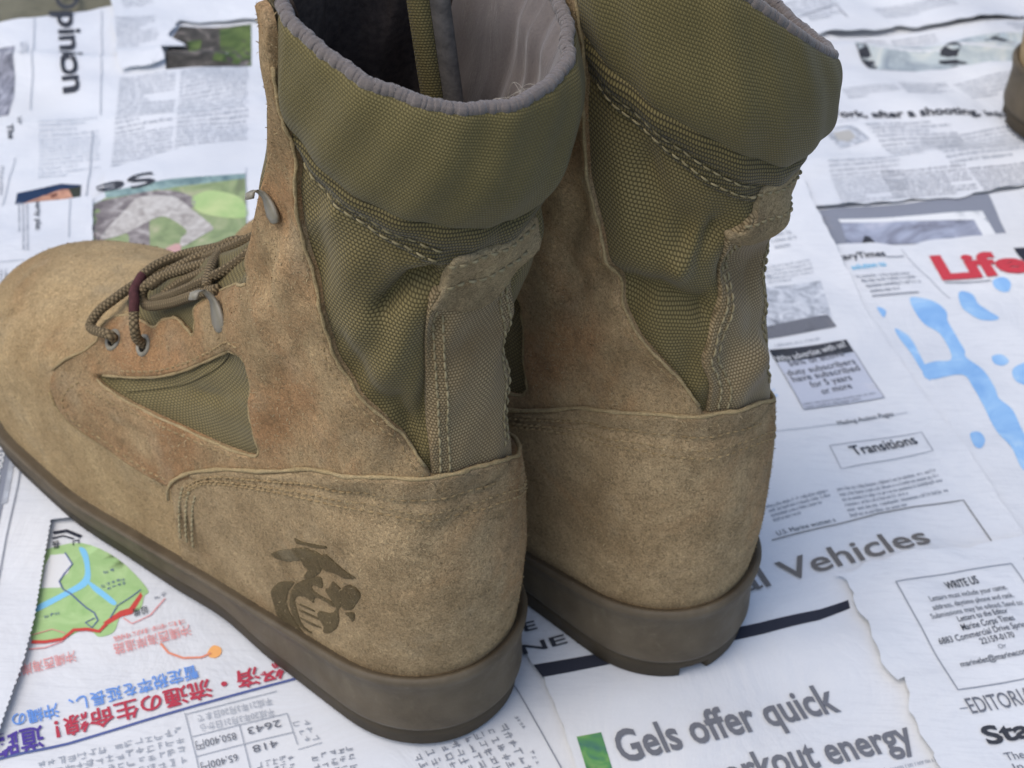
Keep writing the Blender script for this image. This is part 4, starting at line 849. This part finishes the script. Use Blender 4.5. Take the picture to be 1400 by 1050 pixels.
def nap(ob, cnt):
    me = ob.data; me.calc_loop_triangles(); n = len(me.loop_triangles); T = np.empty(n * 3, dtype=np.int32); me.loop_triangles.foreach_get('vertices', T); T = T.reshape(-1, 3)
    V = np.empty(len(me.vertices) * 3); me.vertices.foreach_get('co', V); V = V.reshape(-1, 3); N = np.empty(len(V) * 3); me.vertices.foreach_get('normal', N); N = N.reshape(-1, 3)
    A = np.linalg.norm(np.cross(V[T[:, 1]] - V[T[:, 0]], V[T[:, 2]] - V[T[:, 0]]), axis=1); i = rng.choice(n, cnt, p=A / A.sum()); r = rng.random((cnt, 2)); f = r.sum(1) > 1; r[f] = 1 - r[f]
    P = V[T[i, 0]] + (V[T[i, 1]] - V[T[i, 0]]) * r[:, :1] + (V[T[i, 2]] - V[T[i, 0]]) * r[:, 1:]; nn = N[T[i, 0]]
    d = rng.normal(size=(cnt, 3)) + np.array([0, -.3, .5]); d -= nn * np.sum(d * nn, 1, keepdims=True); d /= np.linalg.norm(d, axis=1, keepdims=True) + 1e-9; s = np.cross(nn, d)
    L = rng.uniform(.0005, .0014, (cnt, 1)); w = rng.uniform(.00007, .00016, (cnt, 1)); up = rng.uniform(.1, .5, (cnt, 1))
    m = P + d * L * .55 + nn * L * up; Vn = np.stack([P - s * w - nn * .0001, P + s * w - nn * .0001, m + s * w * .8, m - s * w * .8, P + d * L + nn * L * up * 1.1 + s * L * rng.uniform(-.3, .3, (cnt, 1))], 1).reshape(-1, 3)
    k = np.arange(cnt)[:, None] * 5; F = np.concatenate([k + [0, 1, 2], k + [0, 2, 3], k + [3, 2, 4]])
    mesh_obj('nap_fibres', Vn, F, NAP, ob, kind='stuff', smooth=False)
LINT = plain('lint', srgb(190, 182, 168), srgb(160, 152, 140), .9, 300, .2)
THREAD_DIM = plain('thread_olive', srgb(156, 144, 110), srgb(128, 116, 84), .8, 400, .2)
def mir(P): return [(-a, q) for a, q in P][::-1]

def make_boot(k, m, label, loc, yaw, laces):
    B = Boot(k, m)
    root = bpy.data.objects.new('combat_boot', None); COL.objects.link(root); root.location = loc; root.rotation_euler = (0, 0, yaw); root.empty_display_size = .05
    tag(root, label, 'boot', 'suede and nylon boots')
    # nylon shaft and tongue
    B.sheet('shaft', np.linspace(-.66, .66, 300), list(np.linspace(.070, .2475, 130)), [0.] * 130, NYLON, root)
    af = np.concatenate([np.linspace(.60, 1, 50), np.linspace(-1, -.60, 50)[1:]])
    B.sheet('tongue', af, list(np.linspace(.086, .247, 70)), [.0006] * 70, NYLON, root)
    av = np.concatenate([np.linspace(.40, 1, 150), np.linspace(-1, -.40, 150)[1:]]); vt = v_of_q(itp(np.abs(av), [.40, .50, .60, .64, .68, .72, .80, 1.], [.066, .066, .070, .076, .089, .096, .1035, .1035]))
    B.sheet('vamp', av, [q_of_v(vt * t) for t in np.linspace(0, 1, 90)], [.0010] * 88 + [.0008, -.0008], SUEDE_TOE, root)
    B.sheet('tongue_lining', np.concatenate([np.linspace(.56, 1, 50), np.linspace(-1, -.56, 50)[1:]]), list(np.linspace(.14, .2468, 60)), [-.0045] * 60, LINING_DARK, root, flip=True)
    # side panels: lateral and medial
    for side in (-1, 1):
        f = (lambda P: P) if side < 0 else mir
        if (k == 'L') == (side > 0): f = (lambda P, side=side: [(side * (abs(a) + .13 * (1 - float(sst(.2, .42, abs(a))))), q) for a, q in P][::(1 if side < 0 else -1)])
        qp = B.patch('quarter_panel', f(QUARTER), .0026, SUEDE, root, [f(WINDOW)], step=.0028, edge=.0009, offf=lambda a, q: .0016 * sst(.205, .225, q))
        B.stitch(f([(-.632, .0795), (-.603, .0628), (-.547, .0605), (-.50, .0590), (-.47, .0605)]), .0026, THREAD_DK, qp)
        B.stitch(f([(-.618, .0785), (-.575, .0808), (-.53, .0843), (-.485, .0885), (-.440, .0930)]), .0026, THREAD_DK, qp)
        B.stitch(f([(-.646, .0910), (-.639, .100), (-.638, .1085), (-.634, .122), (-.606, .1355), (-.556, .1395)]), .0026, THREAD_DK, qp)
        B.stitch(f([(-.135, .1232), (-.168, .1312), (-.187, .1372), (-.224, .1415), (-.287, .1488), (-.335, .1532), (-.367, .160), (-.38, .168), (-.408, .174)]), .0026, THREAD_DK, qp, rad=.0003)
        cut(B, f(QUARTER[0:5]), .0020, qp); cut(B, f(QUARTER[9:26]), .0021, qp); cut(B, f(WINDOW + WINDOW[:1]), .0018, qp); cut(B, f(QUARTER[-17:] + QUARTER[:1]), .0020, qp)
    # padded collar
    ac = np.linspace(-.575, .575, 260); tt = np.concatenate([np.linspace(0, .12, 8), np.linspace(.12, .85, 24)[1:], np.linspace(.85, 1, 9)[1:]]); qc = itp(np.abs(ac), *QCB)
    end = 1 - sst(.53, .575, np.abs(ac))
    puff = lambda t: .0043 * max(0., math.sin(math.pi * min(1, max(0, t)) ** .8)) ** .55
    B.sheet('collar', ac, [qc + (QMAX - qc) * t for t in tt], [(.0002 + puff(t) * (.35 + .65 * end)) for t in tt], NYLON_COLLAR, root)
    # rim binding, lining, inside
    ar = np.linspace(-.60, .60, 400); al = np.linspace(-.60, .60, 220)
    rimP = B.S(ar, np.full(400, 1.0), -.0014 + .00015 * np.sin(ar * 190) + .00012 * np.sin(ar * 470 + 1)); rimP[:, 2] += .0003
    bind = tube('collar_binding', B.out(rimP), .0019 + .00006 * np.sin(ar * 260) + .00008 * np.sin(ar * 610 + 2), LINING, root, 10)
    ql = list(np.concatenate([np.linspace(.247, .238, 8), np.linspace(.236, .12, 40)])); ol = list(np.concatenate([np.linspace(-.0025, -.0062, 8), np.linspace(-.0066, -.0075, 40)]))
    ol = [o + .0005 * np.sin(al * 70 + 3 * np.sin(al * 17) + i * .09) for i, o in enumerate(ol)]
    B.sheet('lining', al, ql, ol, LINING, root, flip=True)
    B.sheet('insole', np.linspace(-1, 1, 160), [.055, .0552], [-.002, -.060], DARK, root, flip=True)
    # seam tape under the collar, two rows of stitches
    at = np.linspace(-.53, .53, 240); qt = itp(np.abs(at), *QCB); wid = itp(np.abs(at), [0, .14, .25, .36, .53], [.0135, .0125, .0100, .0068, .0052])
    so = B.sheet('seam_tape', at, [qt + .0015, qt + .0012, qt - wid * .15, qt - wid * .45, qt - wid * .52, qt - wid * .9, qt - wid, qt - wid - .0003], [-.0008, .0018, .0027, .0023, .0010, .0010, .0006, -.0010], TAPE, root)
    lim = {'L': ((-.50, -.15), (.15, .50)), 'R': ((-.50, -.15), (.06, .50))}[k]
    for lo, hi in lim:
        for fr in (.60, .86):
            aa = np.linspace(lo, hi, 14); B.stitch(np.c_[aa, itp(np.abs(aa), *QCB) - fr * itp(np.abs(aa), [0, .14, .25, .36, .53], [.0135, .0125, .0100, .0068, .0052])], .0012, THREAD_DIM, so, .0036, .0029, .00036)
    # backstay and its top patch
    bs = BACKSTAY[k]; bp = B.patch('backstay', bs, .0017, NYLON_STRIP, root, step=.0018, edge=.0007, smooth=2)
    qs = np.linspace(.120, .184, 12)
    def edge_at(sign, ins):
        P = np.array(bs); P = P[(P[:, 0] * sign > 0) | (np.abs(P[:, 0]) < .01)]; P = P[P[:, 1] > .118]; o = P[:, 1].argsort(); return np.interp(qs, P[o, 1], P[o, 0]) - sign * ins
    for sign in (-1, 1):
        for ins in (.022, .042): B.stitch(np.c_[edge_at(sign, ins), qs], .0020, THREAD, bp, .0034, .0029, .00044)
    tpo = B.patch('back_patch', TPATCH[k], .0022, SUEDE_STRIP, root, step=.0018, edge=.0008, smooth=2)
    tp = np.array(TPATCH[k]); aa = np.linspace(tp[:, 0].min() + .02, tp[:, 0].max() - .02, 8)
    B.stitch(np.c_[aa, np.full(8, .2005)], .0025, THREAD, tpo, rad=.0005); B.stitch(np.c_[aa * .9, np.full(8, .1915)], .0025, THREAD, tpo, rad=.0005)
    # heel counter
    hid = [(.05, .1168), (.12, .1085), (.23, .101), (.30, .098), (.368, .092), (.432, .081), (.456, .068), (.468, .0597), (.464, .0476), (.466, .026), (.462, .0105)]
    cpoly = COUNTER[:-1] + [(0, .1208)] + hid
    if k == 'R': cpoly = mir(cpoly)
    hc = B.patch('heel_counter', cpoly, .0034, SUEDE_HEEL, root, step=.0026, edge=.0012, smooth=1, offf=lambda a, q: -.0010 * np.exp(-((q - (itp(np.abs(a), [0, .13, .23, .37, .46], [.1125, .1145, .1135, .0985, .065]))) / .0016) ** 2) + .0006 * sst(.10, .12, q) - .0016 * (1 - sst(.03, .06, q)))
    cut(B, cpoly[2:-2], .0031, hc, .0007)
    full = [(a, q) for a, q in cpoly if q > .06]
    for dq in (.0085, .0135, .0165):
        row = np.array(full); row[:, 1] -= dq * np.interp(np.abs(row[:, 0]), [0, .35, .46], [1, .9, .7]); row[:, 0] *= .985; B.stitch(row, .0035 if dq > .01 else .0033, THREAD_DK, hc, .0031, .0025, .00042)
    for side in (-1, 1):
        for i, da in enumerate((.008, .016, .024)):
            qq = np.linspace(.034, .066, 8); B.stitch(np.c_[side * (.459 - da) + 0 * qq, qq], .0034, THREAD, hc, .0028, .0027, .00055)
    if k == 'L':
        for P in EMBLEM_SHAPES:
            P = np.array(P) + [.007, .0]; P = P.mean(0) + (P - P.mean(0)) * 1.07
            B.patch('emblem', P, .0, EMBLEM, hc, step=.0016, edge=.0004, smooth=1, offf=lambda a, q: .00365 - .0016 * (1 - sst(.03, .06, q)))
    # loose nap fibres of the suede
    for ob, cnt in ([(c, {'heel_counter': 11000, 'quarter_panel': 6500, 'vamp': 9000, 'back_patch': 0}.get(c.name.split('.')[0], 0)) for c in list(root.children)]):
        if cnt: nap(ob, cnt)
    # sole
    n = 300; g = 1.0
    zb = lambda P, z: z
    def row(grow, w=None, zabs=None):
        P = sole_loop(B, n, np.full(n, grow)); b = itp(P[:, 1], *SBOT); t = itp(P[:, 1], *STOP)
        z = b + (t - b) * w if w is not None else (b + zabs)
        return np.c_[P, z]
    split = lambda P: np.minimum(.0102, .5 * (itp(P[:, 1], *STOP) - itp(P[:, 1], *SBOT)))
    rows = []
    for w, gr in ((.0, .0040), (.0, .0047), (.05, .0050), (.3, .0046), (.6, .0044), (.80, .0048), (.87, .0058), (.94, .0060), (1.0, .0052), (1.0, .0040), (.95, .0026), (.93, -.001)):
        P = sole_loop(B, n, np.full(n, gr)); b = itp(P[:, 1], *SBOT) + split(P); t = itp(P[:, 1], *STOP); rows.append(np.c_[P, b + (t - b) * w])
    ring_mesh('midsole', rows, RUBBER, root, B)
    # outsole with open lug gaps along its edge
    P = sole_loop(B, n, np.zeros(n)); L = np.arange(n) / n
    rows = []
    per = np.cumsum(np.linalg.norm(np.diff(np.vstack([P, P[:1]]), axis=0), axis=1)); gap = np.zeros(n)
    for c0 in np.arange(.012, per[-1], .021):
        gap = np.maximum(gap, (np.abs(per - c0) < .0021).astype(float))
    forefoot = (P[:, 1] > .10).astype(float); heelz = (P[:, 1] < .02)
    gap = gap * forefoot * (P[:, 0] > 0)
    if k == 'R':
        j = np.argmin(np.hypot(P[:, 0] - .009, P[:, 1] + .001)); gap[(np.arange(n) - j) % n < 4] = 1
    for zr, gr, ct in ((.0, .0020, 1), (.08, .0032, 1), (.5, .0034, 1), (.52, .0035, 0), (.93, .0036, 0), (.97, .0028, 0), (1.05, .0026, 0)):
        Q = sole_loop(B, n, gr - .006 * np.minimum(gap, 1) * ct); rows.append(np.c_[Q, itp(Q[:, 1], *SBOT) + zr * split(Q)])
    ring_mesh('outsole', rows, RUBBER_OUT, root, B)
    # eyelets, hooks
    for side in (-1, 1):
        for a, q in ((-.721, .0957), (-.703, .1030)):
            c = B.sp(side * -a * -1 if side < 0 else -a, q, .0026)[0]; nn = B.normal(np.array([-abs(a) if side < 0 else abs(a)]), np.array([v_of_q(q)]))[0]
            c = B.sp(-abs(a) if side < 0 else abs(a), q, .0026)[0]
            u = np.cross(nn, [0, 0, 1.]); u /= np.linalg.norm(u); w = np.cross(nn, u); an = np.linspace(0, 2 * math.pi, 21)
            ring = c + .0032 * (np.outer(np.cos(an), u) + np.outer(np.sin(an), w)); eo = tube('eyelet', ring, .0009, METAL, root, 6, m)
            tube('eyelet_hole', np.array([c - nn * .0002, c + nn * .0003]), .0028, DARK, eo, 14, m)
        for a, q, tw in ((-.672, .140, .0), (-.572, .1900, .15)):
            s_a = -abs(a) if side < 0 else abs(a); c = B.sp(s_a, q, .0030)[0]; nn = B.normal(np.array([s_a]), np.array([v_of_q(q)]))[0]
            fwd = B.sp(s_a * 1.05, q + .0035, .003)[0] - c; fwd -= nn * (fwd @ nn); fwd /= np.linalg.norm(fwd); lat = np.cross(nn, fwd)
            V = []; rowsn = 0                                  # teardrop plate running into an upturned, folded-back tongue
            for t, hw, up, fo in ((-1, .0008, .0002, -.0068), (-.8, .0034, .0006, -.0062), (-.5, .0047, .0008, -.0040), (-.2, .0045, .0009, -.0012), (.1, .0036, .0010, .0014), (.3, .0026, .0014, .0036), (.5, .0024, .0028, .0060), (.65, .0028, .0050, .0075), (.8, .0032, .0070, .0070), (1, .0030, .0080, .0048)):
                for x in (-1, -.6, 0, .6, 1): V.append(c + (fwd * fo + nn * (up + .0007 * (1 - x * x)) + lat * hw * x) * (1 - 1.8 * tw))
                rowsn += 1
            V = np.array(V); V2 = V - nn * .0010; F = grid_faces(rowsn, 5).tolist(); o = len(V); F += [tuple(i + o for i in f)[::-1] for f in grid_faces(rowsn, 5).tolist()]
            b = [r * 5 for r in range(rowsn)] + [(rowsn - 1) * 5 + j for j in range(1, 5)] + [r * 5 + 4 for r in range(rowsn - 2, -1, -1)] + [3, 2, 1]
            F += [(b[i], b[(i + 1) % len(b)], b[(i + 1) % len(b)] + o, b[i] + o) for i in range(len(b))]
            mesh_obj('lace_hook', B.out(np.concatenate([V, V2])), F, METAL, root)
    # laces
    if laces:
        e1 = B.sp(-.721, .0957, .001)[0]; e1b = B.sp(-.726, .0975, .0065)[0]; e2 = B.sp(-.703, .1030, .001)[0]; e2b = B.sp(-.712, .1050, .0065)[0]
        L1 = [e1, e1b, [-.0325, .1692, .0995], [-.028, .1701, .1035], [-.022, .1680, .1073], [-.014, .1672, .1095], [-.004, .1635, .1130], [.006, .158, .1145], [.018, .150, .109], [.028, .146, .101]]
        L2 = [e2, e2b, [-.0310, .1424, .1142], [-.0285, .1455, .1170]]
        L2b = [[-.0285, .1455, .1170], [-.026, .1482, .1190], [-.022, .1536, .1190], [-.015, .1587, .1190]]
        L2c = [[-.015, .1587, .1190], [-.008, .1584, .1205], [.0, .1532, .1235], [.004, .1400, .1310], [.006, .130, .138], [.014, .122, .136], [.026, .120, .125]]
        LP = [[.012, .104, .155], [.002, .1090, .1500], [-.004, .1248, .1385], [-.010, .1387, .1298], [-.015, .1490, .1230], [-.019, .1523, .1187], [-.021, .1508, .1154], [-.0225, .1444, .1175], [-.0225, .1292, .1275], [-.0225, .1136, .1395], [-.022, .104, .1460]]
        S1 = [[-.016, .1448, .1185], [-.012, .1389, .1251], [-.009, .1274, .1345], [-.005, .1149, .1455], [.002, .104, .155]]
        S2 = [[-.021, .1437, .1195], [-.021, .1297, .1300], [-.0175, .1127, .1440], [-.012, .1055, .1510], [-.004, .0996, .1600]]
        S3 = [[-.004, .152, .1210], [-.004, .138, .1310], [-.002, .122, .1435], [.003, .108, .155]]
        for P, mt in ((L1, LACE), (L2, LACE), (L2b, LACE_RED), (L2c, LACE), (LP, LACE), (S1, LACE), (S2, LACE), (S3, LACE), ([[-.022, .110, .1435], [-.014, .118, .1430], [-.004, .126, .1395], [.008, .128, .1355], [.02, .124, .129]], LACE), ([[-.018, .150, .1205], [-.010, .144, .1275], [-.002, .135, .1345], [.010, .122, .1400], [.018, .112, .142]], LACE)):
            tube('lace', catmull(np.array(P), 12), .0018, mt, root, 10, m)
        # lint caught on the rim
        if k == 'L':
            for i in range(9):
                a0 = rng.uniform(-.09, .05); c0 = B.S(np.array([a0]), np.array([1.]), np.array([-.002]))[0]; c1 = B.S(np.array([a0 + rng.uniform(-.06, .06)]), np.array([.97]), np.array([-.012]))[0]; mdp = (c0 + c1) / 2 + np.array([rng.uniform(-.004, .004), rng.uniform(-.003, .003), rng.uniform(.001, .006)])
                tube('lint_fibre', B.out(catmull(np.array([c0, mdp, c1]), 8)), .00007, LINT, root, 4)
        # gusset of the tongue folded inside the mouth of the boot
        gs = np.array([[.0150, .0500, .268], [.0150, .0475, .252], [.0155, .0450, .236], [.016, .0430, .222], [.016, .041, .20], [.016, .04, .17]]); gs = catmull(gs, 8)
        for nm, lo, hi, mt in (('tongue_gusset', -.0015, .0048, NYLON_COLLAR), ('gusset_binding', -.0072, -.0016, TAPE_GREY)):
            V = []; UV = []
            for p in gs:
                for j, (w, th) in enumerate(((lo, -.0008), (lo, .0008), ((lo + hi) / 2, .0016), (hi, .0008), (hi, -.0008))):
                    V.append(p + np.array([-.55, .83, 0]) * w + np.array([-.7, -.6, .2]) * th); UV.append((w, p[2]))
            F = grid_faces(len(gs), 5, True); mesh_obj(nm, B.out(np.array(V)), F if m > 0 else F[:, ::-1], mt, root, UV)
    return root, B
TAPE_GREY = plain('grey_binding', srgb(96, 92, 88), srgb(78, 75, 72), .85, 300, .2, .4, 900, .0005)

boot_l, BL = make_boot('L', 1, 'laced tan suede and olive nylon boot with dark emblem on its heel', (-.00205, .32580, 0), .84648, True)
boot_r, BR = make_boot('R', -1, 'tan suede and olive nylon boot standing behind and right of the emblem boot', (.08151, .35833, 0), .82030, True)

def copy_tree(o, parent=None):
    c = o.copy(); COL.objects.link(c); c.parent = parent
    for ch in list(o.children): copy_tree(ch, c)
    return c
third = copy_tree(boot_r); third.location = (.2755, .7480, .002); third.rotation_euler = (0, 0, math.radians(-72))
third['label'] = 'heel of another tan boot cut off by the right edge of the picture'
